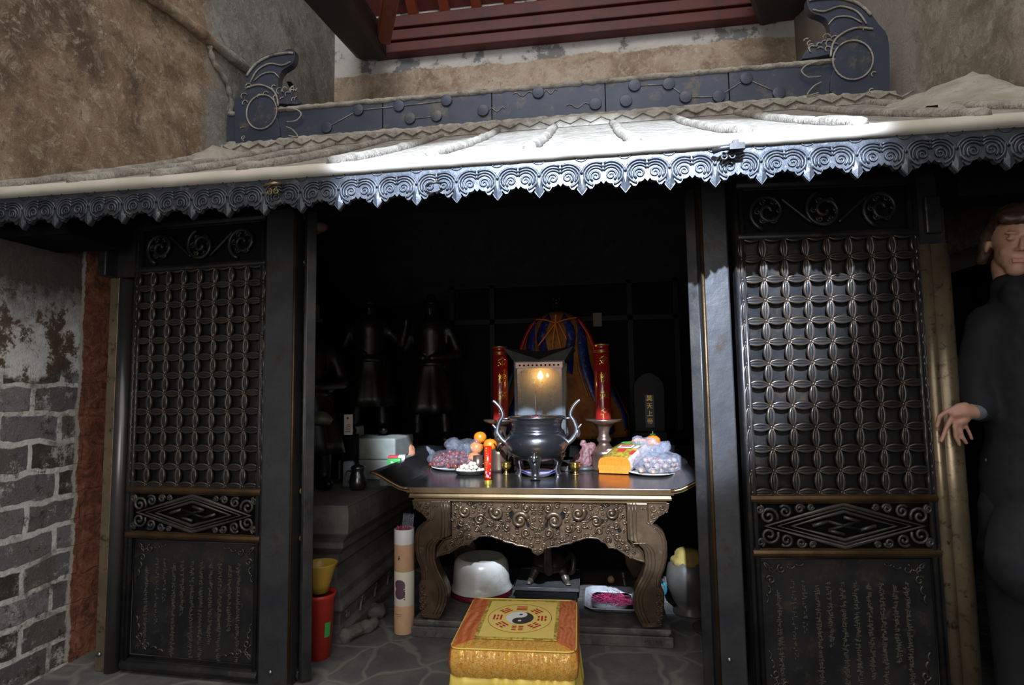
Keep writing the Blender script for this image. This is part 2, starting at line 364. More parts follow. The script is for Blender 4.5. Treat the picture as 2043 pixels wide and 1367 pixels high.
m, nt, p = newmat('back_wall_plaster'); M['wall_back'] = m; p.inputs['Roughness'].default_value = .92
c, n1, n2, n3 = plaster(nt, [(.27, .19, .13), (.46, .35, .255), (.56, .46, .36), (.68, .62, .54), (.17, .115, .08)], 2.6)
oc, xyz = sepxyz(nt)
wh = ramp(nt, noise(nt, 3.5, 8, .7), [(.42, (.22, .225, .23)), (.47, (.60, .58, .54)), (.7, (.72, .70, .66))])
c = mixc(nt, step(nt, xyz[2], 4.19, .01, noise(nt, 2.2, 8, .7), .22), c, wh)
nt.links.new(c, p.inputs['Base Color']); bump(nt, p, math_(nt, 'ADD', math_(nt, 'MULTIPLY', n2, .6), math_(nt, 'MULTIPLY', n3, .4)), .7, .02)

m, nt, p = newmat('flagstone_floor'); M['floor'] = m; p.inputs['Roughness'].default_value = .8
oc, xyz = sepxyz(nt)
dn = nt.nodes.new('ShaderNodeVectorMath'); dn.operation = 'ADD'
nc = nt.nodes.new('ShaderNodeTexNoise'); nc.inputs['Scale'].default_value = 4; nt.links.new(oc, nc.inputs['Vector'])
sc_ = nt.nodes.new('ShaderNodeVectorMath'); sc_.operation = 'SCALE'; sc_.inputs['Scale'].default_value = .16; nt.links.new(nc.outputs['Color'], sc_.inputs[0])
nt.links.new(oc, dn.inputs[0]); nt.links.new(sc_.outputs[0], dn.inputs[1])
vo = nt.nodes.new('ShaderNodeTexVoronoi'); vo.feature = 'DISTANCE_TO_EDGE'; vo.inputs['Scale'].default_value = 4.2; nt.links.new(dn.outputs[0], vo.inputs['Vector'])
vc = nt.nodes.new('ShaderNodeTexVoronoi'); vc.inputs['Scale'].default_value = 4.2; nt.links.new(dn.outputs[0], vc.inputs['Vector'])
base = mixc(nt, vc.outputs['Distance'], (.055, .055, .056), (.10, .098, .094))
base = mixc(nt, ramp(nt, noise(nt, 5, 8, .7), [(.45, (0, 0, 0)), (.7, (.8, .8, .8))]), base, (.15, .14, .125))
c = mixc(nt, ramp(nt, vo.outputs['Distance'], [(.02, (.8, .8, .8)), (.06, (0, 0, 0))]), base, (.17, .16, .14))
nt.links.new(c, p.inputs['Base Color'])
bump(nt, p, math_(nt, 'ADD', math_(nt, 'MULTIPLY', math_(nt, 'MINIMUM', vo.outputs['Distance'], .07), 6), math_(nt, 'MULTIPLY', noise(nt, 30, 6, .7), .25)), .5, .012)

def struct(name, mb, mat, **k): return tag(mb.build(name, mat, **k), kind='structure')
struct('floor', MB().box((-4, -3, -.1), (4, 6, 0)), M['floor'])
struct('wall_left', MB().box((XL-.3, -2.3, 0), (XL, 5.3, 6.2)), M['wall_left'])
struct('wall_right', MB().box((XR, .5, 1.84), (XR+.3, 5.3, 6.2)), M['wall_right'])
struct('wall_passage', MB().box((2.5, .6, 0), (2.6, 4.2, 1.84)).box((XR, 4.2, 0), (2.6, 4.3, 1.84)).box((XR, .5, 0), (2.6, .6, 1.84)).box((XR+.3, .5, 1.84), (2.6, 4.3, 1.9)), M['soffit'])
struct('wall_back', MB().box((XL-.3, 5.0, 0), (XR+.3, 5.3, 6.2)), M['wall_back'])
# front wall behind the photographer, with the doorway
struct('wall_front', MB().box((XL-.3, -2.5, 2.5), (4.4, -2.3, 3.1)).box((1.3, -2.5, 0), (4.4, -2.3, 2.5)).box((XL-.3, -2.5, 0), (XL+.15, -2.3, 2.5)), M['wall_right'])

# rounded ledge on the left wall running down to the ridge end
a = pX(250, -40, XL+.02); b = pX(400, 65, XL+.02); c_ = pX(500, 142, XL+.02)
pts = smooth_path([a, (a+b)/2+Vector((0, 0, .01)), b, c_], 6)
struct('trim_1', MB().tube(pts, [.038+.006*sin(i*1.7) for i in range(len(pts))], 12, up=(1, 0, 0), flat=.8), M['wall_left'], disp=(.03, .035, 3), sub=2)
# thick plaster return below it
e = [pX(x, y, XL+.015) for x, y in ((418, 90), (425, 120), (450, 160), (462, 205), (458, 240), (466, 285))]
pts = smooth_path(e, 5)
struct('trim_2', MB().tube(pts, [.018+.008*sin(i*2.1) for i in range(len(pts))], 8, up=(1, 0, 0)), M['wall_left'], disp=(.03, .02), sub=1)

q = pX(582, 173, XL)
struct('trim_4', MB().ell((XL-.045, q.y, q.z), (.05, .19, .085), 14, 8), M['soffit'])

# ceiling boards, red wall plate, rafters
zb = pY(1000, 92, 4.95).z
struct('ceiling', MB().box((XL-.3, 2.6, 5.9), (XR+.3, 5.3, 6.0)), M['red'])
mb = MB(); z = zb
for k, hgt in enumerate((.095, .10, .11)):
    mb.box((-1.95+.02*k, 4.88-.022*k, z), (XR, 5.0, z+hgt)); z += hgt+.008
tag(mb.build('wall_plate_beam', M['red'], bev=.01), 'dark red painted wall plate of stacked boards above the cream back wall', 'beam')
struct('trim_3', MB().add([(XL, 4.99, z+.12), (XR, 4.99, z+.12), (XR, 3.9, z+.87), (XL, 3.9, z+.87), (XL, 4.99, z+.16), (XR, 4.99, z+.16), (XR, 3.9, z+.91), (XL, 3.9, z+.91)], [(0, 3, 2, 1), (4, 5, 6, 7), (0, 1, 5, 4), (1, 2, 6, 5), (2, 3, 7, 6), (3, 0, 4, 7)]), M['red'])
for k in range(7):
    x = -1.62+.30*k
    mb = MB().add([(x, 4.97, z), (x+.09, 4.97, z), (x+.09, 3.9, z+.75), (x, 3.9, z+.75), (x, 4.97, z+.1), (x+.09, 4.97, z+.1), (x+.09, 3.9, z+.85), (x, 3.9, z+.85)],
        [(0, 3, 2, 1), (4, 5, 6, 7), (0, 1, 5, 4), (1, 2, 6, 5), (2, 3, 7, 6), (3, 0, 4, 7)])
    tag(mb.build('rafter', M['orangewood'], bev=.006), ('leftmost', 'second', 'third', 'fourth', 'fifth', 'sixth', 'rightmost')[k]+' of the narrow orange-red rafters above the red wall plate, counted from the left', 'rafter', 'orange-red rafters above the wall plate')
def timber(a, b, wa, wb, ht, mat):
    a = Vector(a); b = Vector(b); d = (b-a).normalized(); s = d.cross(Vector((0, 0, 1))).normalized(); u = s.cross(d)
    v = [tuple(p+s*(i*w_/2)+u*(j*ht/2)) for p, w_ in ((a, wa), (b, wb)) for i, j in ((-1, -1), (1, -1), (1, 1), (-1, 1))]
    return MB().add(v, [(0, 1, 2, 3), (7, 6, 5, 4), (0, 4, 5, 1), (1, 5, 6, 2), (2, 6, 7, 3), (3, 7, 4, 0)])
A_ = pY(560, -150, 2.9); B_ = pY(742, 92, 4.93)
tag(timber(A_, B_, .34, .30, .26, 0).build('roof_timber', M['darkwood'], bev=.05), 'thick dark timber running from the upper left down to the back wall corner', 'beam')
A_ = pY(790, -70, 3.6); B_ = pY(765, 75, 4.68)
tag(timber(A_, B_, .12, .12, .12, 0).build('brace_timber', M['orangewood'], bev=.01), 'orange-red brace beside the thick dark timber at the top left', 'beam')
A_ = pY(1545, -90, 4.0); B_ = pY(1562, 4, 4.93)
tag(timber(A_, B_, .42, .40, .3, 0).build('roof_timber', M['darkwood'], bev=.04), 'dark timber end at the top right beside the ridge finial', 'beam')

# ------------------------------------------------------------- shrine roof
YE, ZT, ZL = 1.87, 1.832, 1.958      # eave line, tip height, top of the fringe
roof = thing('shrine_roof', 'dusty metal roof with scrolled cloud fringe along its eave', 'roof', (-.3, YE, ZL))
L0, L1 = XL+.3, XR+.3+.02
SL = .515; YR = 3.38
def roofz(y): return .045+(y)*SL+.05*((y/(YR-YE))**2-(y/(YR-YE)))*1.2
mb = MB(); ny = 12; vv = []; ff = []
for i in range(ny+1):
    y = (YR-YE)*i/ny
    vv += [(L0, y, roofz(y)), (L1-.0, y, roofz(y))]
for i in range(ny): ff.append((2*i, 2*i+1, 2*i+3, 2*i+2))
n0 = len(vv); vv += [(x, y, z-.05) for x, y, z in vv]; ff += [(f[3]+n0, f[2]+n0, f[1]+n0, f[0]+n0) for f in ff[:ny]]
ff += [(0, n0, n0+1, 1)]
mb.add(vv, ff); mb.build('roof_surface', M['roofdirt'], roof)
mb = MB().add([(L0, YR-YE, roofz(YR-YE)), (L1, YR-YE, roofz(YR-YE)), (L1, 3.13, -.05), (L0, 3.13, -.05)], [(0, 1, 2, 3)]); mb.build('rear_roof_surface', M['dust_dark'], roof, solid=.03)
M['dust3'] = pm('rib_dust', (.17, .15, .125), (.33, .30, .255), 9, .96, 0, 60, .9, c3=(.12, .105, .085), s3=30, bd=.012)
# eave lip
N = 120; mb = MB(); prof = [(-.024, .002), (-.030, .016), (-.022, .036), (0, .05), (.05, .072), (.05, 0)]
random.seed(3)
v = []; f = []
for i in range(N+1):
    x = L0+(L1-L0)*i/N; j = random.uniform(-.0012, .0012)
    for a, b in prof: v.append((x, a, b+j))
k = len(prof)
for i in range(N):
    for q in range(k): f.append((i*k+q, (i+1)*k+q, (i+1)*k+(q+1) % k, i*k+(q+1) % k))
mb.add(v, f, True).build('eave_lip', M['lip'], roof)
xr = [-.885+.345*k+.3 for k in range(-5, 9)]
for x in xr:
    if x < L0+.02 or x > L1: continue
    pts = [(x+random.uniform(-.004, .004), y, roofz(y)+.004) for y in [(-.012+(YR-YE-.04)*i/26) for i in range(27)]]
    MB().tube(pts, [.023+.004*random.random() for _ in pts], 8, up=(1, 0, 0)).build('tile_rib', M['dust3'], roof, disp=(.05, .012))
# cloud fringe
def motif(mb, x0, wd, y=0):
    h = ZL-ZT; W = wd
    o = [(0, -h), (.07, -h*.91), (.12, -h*.83), (.085, -h*.74), (.12, -h*.75), (.18, -h*.83), (.24, -h*.83), (.28, -h*.77), (.30, -h*.72), (.35, -h*.72), (.41, -h*.69), (.44, -h*.64), (.47, -h*.68), (.5, -h*.72)]
    return [(x0+a*W, b) for a, b in o], [(x0+W-a*W, b) for a, b in o[::-1]]
mb = MB(); P_ = .1405; x = -.303+.3-P_*0
tips = []
t0 = (pY(994, 406, YE).x+.3)
k0 = int((L0-t0)/P_)-1
top = []; bot = []
for k in range(k0, k0+33):
    x = t0+k*P_
    if x < L0-P_*.5 or x > L1: continue
    a, b = motif(mb, x, P_); mb.prism(a+b[1:]+[(x+P_, .0), (x, .0)], -.008, .008)
    for sgn, cx in ((1, x+.325*P_), (-1, x+.675*P_)):
        cz = -.064; y = -.010
        sp_ = spiral(cx, cz, .003, .0195, 1.6, radians(20) if sgn > 0 else radians(160), sgn, y, 14)
        mb.tube(sp_, [.0024+.0018*i/len(sp_) for i in range(len(sp_))], 6)
        for r in (.0285, .0375, .0465):
            if sgn > 0: mb.tube(arc(cx, cz, r, 62 if r > .04 else 52 if r > .03 else 36, 212 if r < .04 else 172, y, 10), .0040, 6)
            else: mb.tube(arc(cx, cz, r, 118 if r > .04 else 128 if r > .03 else 144, -32 if r < .04 else 8, y, 10), .0040, 6)
        ex = x+(.16 if sgn > 0 else .84)*P_
        mb.tube(smooth_path([(x+(.055 if sgn > 0 else .945)*P_, y, -.045), (x+(.075 if sgn > 0 else .925)*P_, y, -.072), (ex, y, -.088), (x+(.26 if sgn > 0 else .74)*P_, y, -.095)], 3), .0042, 6)
    mb.add([(x, -.015, -.094), (x-.015, -.009, -.102), (x, -.010, -.123), (x+.015, -.009, -.102), (x-.008, -.010, -.05), (x+.008, -.010, -.05)], [(0, 1, 2), (0, 2, 3), (0, 4, 1), (0, 3, 5), (0, 5, 4)])
    mb.tube([(x-.0075, -.009, -.03), (x-.006, -.011, -.07), (x-.011, -.01, -.09)], .002, 5); mb.tube([(x+.0075, -.009, -.03), (x+.006, -.011, -.07), (x+.011, -.01, -.09)], .002, 5)
    mb.tube(arc(x, .012, .024, 200, 340, -.009, 6), .0022, 5)
fr = mb.build('cloud_fringe', M['fringe'], roof)
for (px, py, s) in ((549, 374, 1), (868, 372, .8), (1450, 303, 1.5)):
    q = pY(px, py, YE-.02); X, Z = q.x+.3, q.z-ZL
    mb = MB().tube([(X-.03*s, -.035, Z-.002), (X-.015*s, -.05, Z), (X+.015*s, -.05, Z+.003), (X+.032*s, -.035, Z+.004)], .006*s, 8)
    if s >= 1:
        mb.tube(spiral(X-.013, Z-.022, .003, .012, 1.3, 0, 1, -.035), .004, 6); mb.tube(spiral(X+.014, Z-.02, .003, .012, 1.3, pi, -1, -.035), .004, 6)
    if s > 1: mb.box((X-.0, -.06, Z-.008), (X+.045, -.03, Z+.012)).box((X+.012, -.055, Z+.010), (X+.03, -.03, Z+.024))
    mb.build('fringe_hook', M['bronze_warm'] if s == 1 else M['bronze_smooth'], roof)

# ------------------------------------------------------------- ridge
ridge = thing('roof_ridge', 'blue-black ridge band with star discs and a curled beast at each end', 'roof ridge', (-.3, 3.4, 2.80))
rz = lambda p_: (p_.x+.3, p_.z-2.80)
RH0, RH1 = .035, .235
mb = MB().box((XL+.33, -.03, RH0), (XR+.2, .03, RH1)); mb.build('ridge_band', M['blueblack'], ridge)
for s in (-.98, -.28, .41, 1.12): MB().box((s, -.033, RH0+.005), (s+.006, -.028, RH1)).build('joint_strip', M['soffit'], ridge)
mb = MB(); random.seed(9)
for zc, r in ((RH1+.004, .016), (RH0-.012, .024)):
    pts = [(XL+.34+(XR-XL-.15)*i/150, -.03, zc+random.uniform(-.003, .003)) for i in range(151)]
    mb.tube(pts, [r*random.uniform(.8, 1.15) for _ in pts], 8, up=(0, 1, 0))
mb.build('dust_moulding', M['dust2'], ridge)
mb = MB().box((XL+.34, -.10, -.06), (XR+.2, .02, -.0)); mb.m = 0
x = XL+.36
while x < XR+.2:
    mb.tube([(x, -.105, -.012), (x+.035, -.108, -.030), (x+.06, -.108, -.042), (x+.085, -.108, -.030), (x+.12, -.105, -.012)], .006, 5); x += .12
mb.build('lower_moulding', M['dust2'], ridge)
discs = [(652, 255), (715, 220), (796, 212), (891, 201), (818, 237), (871, 232), (964, 221), (1074, 185), (1188, 208), (1266, 171), (1249, 202), (1334, 168), (1368, 194), (1434, 193), (1489, 157), (1554, 186)]
DP = [rz(pY(x_, y_, 3.368)) for x_, y_ in discs]
for (x_, z_) in DP:
    mb = MB(); mb.x = Matrix.Translation((x_, -.034, z_)) @ Matrix.Rotation(pi/2, 4, 'X')
    mb.lathe([(.036, 0), (.036, .005), (.0352, .0066), (.0335, .007), (0.0, .007)], 24); mb.build('star_disc', M['blueblack'], ridge)
for a, b in ((0, 1), (1, 2), (4, 5), (2, 3), (9, 11), (11, 12), (12, 13), (13, 14), (14, 15)):
    (x0, z0), (x1, z1) = DP[a], DP[b]; d = Vector((x1-x0, 0, z1-z0)); L = d.length; d /= L
    MB().tube([(x0+d.x*.034, -.033, z0+d.z*.034), (x1-d.x*.034, -.033, z1-d.z*.034)], .003, 5).build('star_line', M['dust2'], ridge)
for (ix, dx) in ((6, .10), (7, .08), (7, -.12), (8, -.14)):
    x0, z0 = DP[ix]; s = 1 if dx > 0 else -1
    MB().tube([(x0+s*.034+dx*t, -.033, z0+.014*sin(t*9)) for t in [i/8 for i in range(9)]], .003, 5).build('star_line', M['dust2'], ridge)
fo = [(1350, 830), (1345, 700), (1348, 560), (1385, 490), (1410, 440), (1440, 395), (1490, 345), (1545, 315), (1610, 305), (1650, 288), (1682, 298), (1682, 340), (1665, 375), (1630, 398), (1605, 420), (1592, 455), (1590, 500), (1604, 518), (1650, 524), (1690, 556), (1716, 596), (1640, 600), (1570, 612), (1600, 780), (1500, 815)]
fo = [rz(pY(x_/2.848, y_/2.848, 3.37)) for x_, y_ in fo]
def finial(mir):
    T_ = (lambda x_: -x_+ (XL+.3+XR+.3)) if mir else (lambda x_: x_)
    mb = MB().prism([(T_(x_), z_) for x_, z_ in [(q_.x, q_.z) for q_ in smooth_path([(a_, 0, b_) for a_, b_ in fo], 3)]], -.052, .0)
    q = lambda a, b: (T_(rz(pY(a/2.848, b/2.848, 3.34))[0]), -.058, rz(pY(a/2.848, b/2.848, 3.34))[1])
    o = mb.build('ridge_beast', M['blueblack'], ridge, bev=.006)
    mb = MB()
    c0 = q(1485, 635); mb.tube([(c0[0]+.105*cos(a), -.058, c0[2]+.115*sin(a)) for a in [2*pi*i/28 for i in range(28)]], .005, 6, close=True)
    mb.tube(smooth_path([q(1395, 500), q(1470, 480), q(1540, 505), q(1570, 545), q(1580, 600)], 4), .006, 6)
    mb.tube(smooth_path([q(1420, 470), q(1460, 400), q(1530, 360), q(1600, 370), q(1650, 350)], 4), .005, 6)
    mb.tube(smooth_path([q(1440, 460), q(1490, 420), q(1550, 410), q(1585, 440)], 4), .004, 6)
    mb.tube(smooth_path([q(1400, 430), q(1450, 365), q(1530, 318), q(1620, 300), q(1665, 300)], 4), .008, 6)
    mb.tube(smooth_path([q(1580, 620), q(1640, 615), q(1690, 625), q(1710, 650), q(1680, 685), q(1625, 690)], 4), .004, 6)
    mb.tube(smooth_path([q(1625, 720), q(1660, 735), q(1690, 775), q(1640, 770)], 4), .004, 6)
    random.seed(5+mir)
    for _ in range(26):
        a = random.uniform(1370, 1690); b = random.uniform(500, 570) if a > 1560 else random.uniform(490, 800)
        if 1420 < a < 1560 and 560 < b < 720: continue
        if b > 600 and a > 1420: continue
        c1 = q(a, b); mb.tube(arc(c1[0], c1[2], random.uniform(.012, .022), random.uniform(0, 90), random.uniform(150, 260), -.057, 6), .0035, 5)
    mb.build('beast_relief', M['dust2'], o)
    if mir:
        c1 = q(1400, 640)
finial(0); finial(1)
# dust heaps on the roof
for (cx, cy, s, lab) in ((1.72, 2.75, 1, 'heap of grey dust on the roof against the right wall'), (-2.25, 3.1, .55, 'small grey mortar heap on the roof against the left wall')):
    mb = MB(); n = 22; v = []; f = []
    for i in range(n+1):
        for j in range(n+1):
            u, t = i/n*2-1, j/n*2-1; r = math.hypot(u, t)
            x_ = cx+u*.34*s; y_ = cy+t*.5*s; z_ = ZL+roofz(y_-YE)-.02+max(0, 1-r)*.17*s
            v.append((min(x_, XR-.015) if cx > 0 else max(x_, XL+.015), y_, z_))
    for i in range(n):
        for j in range(n): f.append((i*(n+1)+j, (i+1)*(n+1)+j, (i+1)*(n+1)+j+1, i*(n+1)+j+1))
    tag(mb.add(v, f, True).build('dust_heap', M['dust'], disp=(.08, .03)), lab, 'dust')
# ------------------------------------------------------------- shrine facade
M['bronze_dusty'] = pm('dusty_bronze_relief', (.035, .033, .031), (.075, .066, .055), 12, .38, .45, 60, .3, bd=.002)
P = .08
def petal(mb, a, b, hw=.2, hh=.010):
    a = Vector(a); b = Vector(b); d = b-a; L = d.length; d /= L; s = Vector((-d.z, 0, d.x))
    off = (-1, -.78, -.5, -.18, 0, .18, .5, .78, 1); hgt = (0, 1.0, .55, .45, .95, .45, .55, 1.0, 0)
    v = []; f = []; n = 8
    for i in range(n+1):
        t = i/n; w_ = (sin(pi*t)**.8)*hw*L+.0008; q = a+d*(L*(.01+.98*t))
        for o_, h_ in zip(off, hgt): v.append(tuple(q+s*(o_*w_)+Vector((0, -(h_*hh*(.45+.55*sin(pi*t))), 0))))
    k = len(off)
    for i in range(n):
        for j in range(k-1): f.append((i*k+j, i*k+j+1, (i+1)*k+j+1, (i+1)*k+j))
    mb.add(v, f, True)
def bead(mb, x0, x1, z0, z1, y=-.0, r=.012, vert=False):   # moulded rail with a rounded face
    if vert:
        c_ = (x0+x1)/2; mb.box((x0, y, z0), (x1, y+.035, z1)); mb.tube([(c_, y, z0), (c_, y, z1)], (x1-x0)*.34, 8, flat=.7)
    else:
        c_ = (z0+z1)/2; mb.box((x0, y, z0), (x1, y+.035, z1)); mb.tube([(x0, y, c_), (x1, y, c_)], (z1-z0)*.42, 8, flat=.8)
def scroll_run(mb, x0, z0, sx, sz, y=-.004, r=.0045):
    # little cloud scrolls filling a corner; sx, sz flip it
    for (cx, cz, rr, d, a0) in ((.052, .044, .034, 1, 200), (.112, .026, .024, -1, 40), (.165, .016, .017, 1, 180), (.02, .018, .015, -1, 100), (.205, .010, .011, -1, 180)):
        mb.tube([(x0+sx*(p_[0]), y, z0+sz*(p_[2])) for p_ in spiral(cx, cz, .004, rr, 1.5, radians(a0), d, 0, 12)], r*1.35, 6)
def make_leaf(name, label, group=None):
    t = thing(name, label, 'door', (0, 0, 0), 0, group)
    W = 8*P; S = .024
    mb = MB()
    mb.box((-S, .0, .01), (0, .04, 2.0)).box((W, .0, .01), (W+S, .04, 2.0))
    mb.build('stile_board', M['bronze'], t, bev=.003)
    for x0, x1 in ((-S, -S+.022), (-.004, .018), (W-.018, W+.004), (W+S-.022, W+S)):
        MB().tube([((x0+x1)/2, 0, .02), ((x0+x1)/2, 0, 1.99)], .0105, 8).build('stile_bead', M['bronze_smooth'], t)
    for k, (z0, z1) in enumerate(((.01, .058), (.571, .603), (.765, .801), (1.757, 1.785), (1.955, 2.0))):
        mb = MB(); bead(mb, -.012, W+.012, z0, z1, -.006); mb.build('rail', M['bronze_rust'] if k in (1, 2) else M['bronze_smooth'], t, bev=.002)
    MB().box((0, .018, .80), (W, .026, 1.76)).build('backing_panel', M['bronze_smooth'], t)
    mb = MB(); z0 = .805
    for j in range(13):
        for i in range(9):
            if i < 8: petal(mb, (i*P, 0, z0+j*P), ((i+1)*P, 0, z0+j*P))
            if j < 12: petal(mb, (i*P, 0, z0+j*P), (i*P, 0, z0+(j+1)*P))
            mb.ell((i*P, -.003, z0+j*P), (.005, .004, .005), 6, 4)
    mb.build('petal_lattice', M['petal'], t, solid=.004)
    # diamond panel
    mb = MB(); mb.box((0, .022, .60), (W, .03, .77)).build('diamond_panel_back', M['soffit'], t)
    mb = MB(); cx, cz = W/2, .684; hw, hh = W*.44, .078
    rh = lambda k: [(cx-hw*k, -.002, cz), (cx, -.002, cz+hh*k), (cx+hw*k, -.002, cz), (cx, -.002, cz-hh*k)]
    for k, r in ((1.0, .0095), (.84, .0065), (.66, .008)): mb.tube(rh(k), r, 6, close=True)
    g = lambda u, v_: (cx+(u-v_)*hw*.20, -.003, cz+(u+v_)*hh*.20)
    for pl_ in ([(0, -1), (0, 1), (-1, 1)], [(0, 1), (0, -1), (1, -1)], [(-1, 0), (1, 0), (1, 1)], [(1, 0), (-1, 0), (-1, -1)]):
        [mb.tube([g(*q0_), g(*q1_)], .0068, 6) for q0_, q1_ in zip(pl_, pl_[1:])]
    for sx in (1, -1):
        for sz in (1, -1): scroll_run(mb, 0 if sx > 0 else W, .607 if sz > 0 else .762, sx, sz)
    mb.build('diamond_panel', M['bronze_dusty'], t)
    # lower inscription panel
    pn = MB().box((0, .018, .055), (W, .026, .575)).build('inscription_panel', M['bronze_smooth'], t)
    MB().tube([(.012, .014, .07), (.012, .014, .562), (W-.012, .014, .562), (W-.012, .014, .07)], .004, 6, close=True).build('panel_border', M['bronze'], pn)
    mb = MB()
    for sx in (1, -1):
        for sz in (1, -1):
            X0 = .03 if sx > 0 else W-.03; Z0 = .085 if sz > 0 else .55
            f_ = lambda a, b: (X0+sx*a, .016, Z0+sz*b)
            for tr in (0, 1):
                ff_ = f_ if not tr else (lambda a, b: f_(b, a))
                mb.tube([ff_(q[0], q[2]) for q in spiral(.066, .026, .003, .018, 1.2, radians(190), 1, 0, 12)], .0042, 6)
                mb.tube([ff_(*q) for q in [(.0, .0), (.012, .022), (.03, .02), (.036, .034), (.05, .026)]], .0042, 6)
                mb.tube([ff_(q[0], q[2]) for q in arc(.100, .008, .016, 150, 20, 0, 7)], .0040, 6)
                mb.tube([ff_(q[0], q[2]) for q in arc(.132, -.004, .018, 140, 30, 0, 7)], .0040, 6)
    mb.build('corner_scroll', M['bronze_dusty'], pn)
    mb = MB(); random.seed(21)
    cols = ((.127, .09, .44), (.345, .07, .46), (.41, .25, .47), (.486, .07, .47), (.556, .06, .475), (.63, .13, .465), (.70, .06, .475), (.775, .2, .46), (.84, .075, .47), (.21, .2, .48), (.27, .3, .48))
    for k, (fx, a, b) in enumerate(cols):
        z = b; thin = k > 8
        while z > a:
            for _ in range(5 if not thin else 2):
                x_ = fx*W+random.uniform(-.007, .007); zz = z+random.uniform(-.006, .006)
                if random.random() < .55: mb.cbox((x_, .0165, zz), (random.uniform(.006, .014), .004, .0022))
                else: mb.cbox((x_, .0165, zz), (.0022, .004, random.uniform(.005, .011)))
            z -= .0135
    mb.build('inscription', M['dust_ink'], pn)
    # top scroll panel
    mb = MB().box((0, .02, 1.78), (W, .03, 1.96)).build('scroll_panel_back', M['soffit'], t)
    mb = MB(); zc = 1.87
    for k in range(3):
        c_ = W*(.17+.33*k); s = 1 if k % 2 == 0 else -1
        mb.tube([(c_+q[0], -.001, zc+s*q[2]) for q in spiral(0, 0, .008, .074, 1.7, 0, 1, 0, 22)], .0085, 8)
        for a in (0, 60, 120, 180, 240, 300): mb.tube([(c_+q[0], -.002, zc+q[2]) for q in spiral(.040*cos(radians(a)), .040*sin(radians(a)), .002, .014, 1.3, radians(a), -1, 0, 10)], .0048, 6)
        if k < 2: mb.tube(smooth_path([(c_+.05, -.001, zc+s*.05), (c_+W*.165, -.001, zc), (c_+W*.33-.05, -.001, zc-s*.05)], 5), .007, 6)
    mb.build('scroll_panel', M['bronze'], t)
    return t
M['dust_ink'] = pm('dusty_inscription', (.05, .044, .035), (.085, .075, .06), 50, .9)
leaf = make_leaf('lattice_door', 'dark bronze petal-lattice door leaf left of the opening, beside the brick wall')
aL = radians(-3.3); leaf.rotation_euler.z = aL; leaf.location = (-1.977-P*cos(aL), 2.348-P*sin(aL), 0)
leafR = copy_tree(leaf); aR = radians(4.5); leafR.rotation_euler.z = aR; leafR.location = (.654-P*cos(aR), 2.293-P*sin(aR), 0)
leafR['label'] = 'bronze petal-lattice door leaf right of the opening, with sunlight across its upper lattice'
# folded inner leaves, seen edge-on
fl = copy_tree(leaf); fl['label'] = 'door leaf folded inward and seen edge-on beside the left pillar'
A = Vector((-1.222, 2.325)); D = Vector((-.36, .60)).normalized()      # inward direction
an = math.atan2(D.y, D.x); fl.rotation_euler.z = an+pi; fl.scale.x = .5; q = A+D*(.345); fl.location = (q.x, q.y, 0)
fr_ = copy_tree(leaf); fr_['label'] = 'door leaf folded inward and seen edge-on at the left edge of the sunlit right pillar'
A = Vector((.412, 2.33)); D = Vector((.22, .6)).normalized(); an = math.atan2(D.y, D.x)
fr_.rotation_euler.z = an; q = A+D*.05; fr_.location = (q.x, q.y, 0)
def Xa(px, Y=2.34, py=1000): return pY(px, py, Y).x
# pillars
def pillar(x0, x1, y0, label, beadside):
    t = thing('door_pillar', label, 'pillar', ((x0+x1)/2, y0+.05, 0)); h = (x1-x0)/2
    MB().box((-h, -.05, 0), (h, .07, 2.12)).build('shaft', M['pillar'], t, bev=.006)
    mb = MB(); mb.tube([(beadside*(h-.006), -.052, .02), (beadside*(h-.006), -.052, 2.1)], .007, 8); mb.build('edge_bead', M['bronze_rust'], t)
    MB().lathe([(.009, 0), (.009, .004), (0, .006)], 12).build('bolt', M['steel'], t, loc=(-h*.2, -.052, .06 if x0 < 0 else .2), rz=(pi/2, 0, 0))
    return t
pillar(Xa(531), Xa(594), 2.30, 'dark bronze pillar at the left side of the opening', 1)
pillar(Xa(1413), Xa(1470), 2.29, 'sunlit bronze pillar at the right side of the opening', -1)
M['post_gold'] = pm('rubbed_golden_bronze', (.17, .13, .08), (.29, .225, .14), 4, .30, .65, 30, .25, c3=(.035, .03, .026), s3=28, bd=.003)
# outer posts
t = thing('outer_post', 'rubbed bronze corner post between the red-faced brick wall and the left door', 'post', (Xa(215), 2.36, 0))
b = Xa(215)
MB().box((Xa(202)-b, -.02, 0), (Xa(221)-b, .1, 1.74)).build('flat_strip', M['post_gold'], t, bev=.004)
MB().tube([(Xa(232)-b, -.005, 0), (Xa(232)-b, -.005, 1.73)], .032, 16).build('round_bead', M['bead_grey'], t)
MB().box((Xa(243)-b, .0, 0), (Xa(251)-b, .1, 2.0)).build('inner_strip', M['bronze'], t, bev=.004)
MB().lathe([(.010, 0), (.010, .004), (0, .006)], 12).build('bolt', M['steel'], t, loc=(Xa(212)-b, -.024, .075), rz=(pi/2, 0, 0))
MB().box((Xa(205)-b, -.015, 1.74), (Xa(262)-b, .1, 2.05)).build('cap_block', M['bronze'], t, bev=.004)
MB().box((Xa(196)-b, -.08, 1.74), (Xa(214)-b, .0, 1.89)).build('bracket', M['bronze_smooth'], t, bev=.008)
t = thing('outer_post', 'rubbed golden bronze corner post gripped by the person in the black coat', 'post', (Xa(1897), 2.36, 0)); b = Xa(1897)
MB().tube([(Xa(1879)-b, -.02, 0), (Xa(1879)-b, -.02, 1.72)], .024, 16).build('round_bead', M['post_gold'], t)
MB().tube([(Xa(1908)-b, .0, 0), (Xa(1908)-b, .0, 1.72)], .046, 20).build('shaft', M['post_gold'], t)
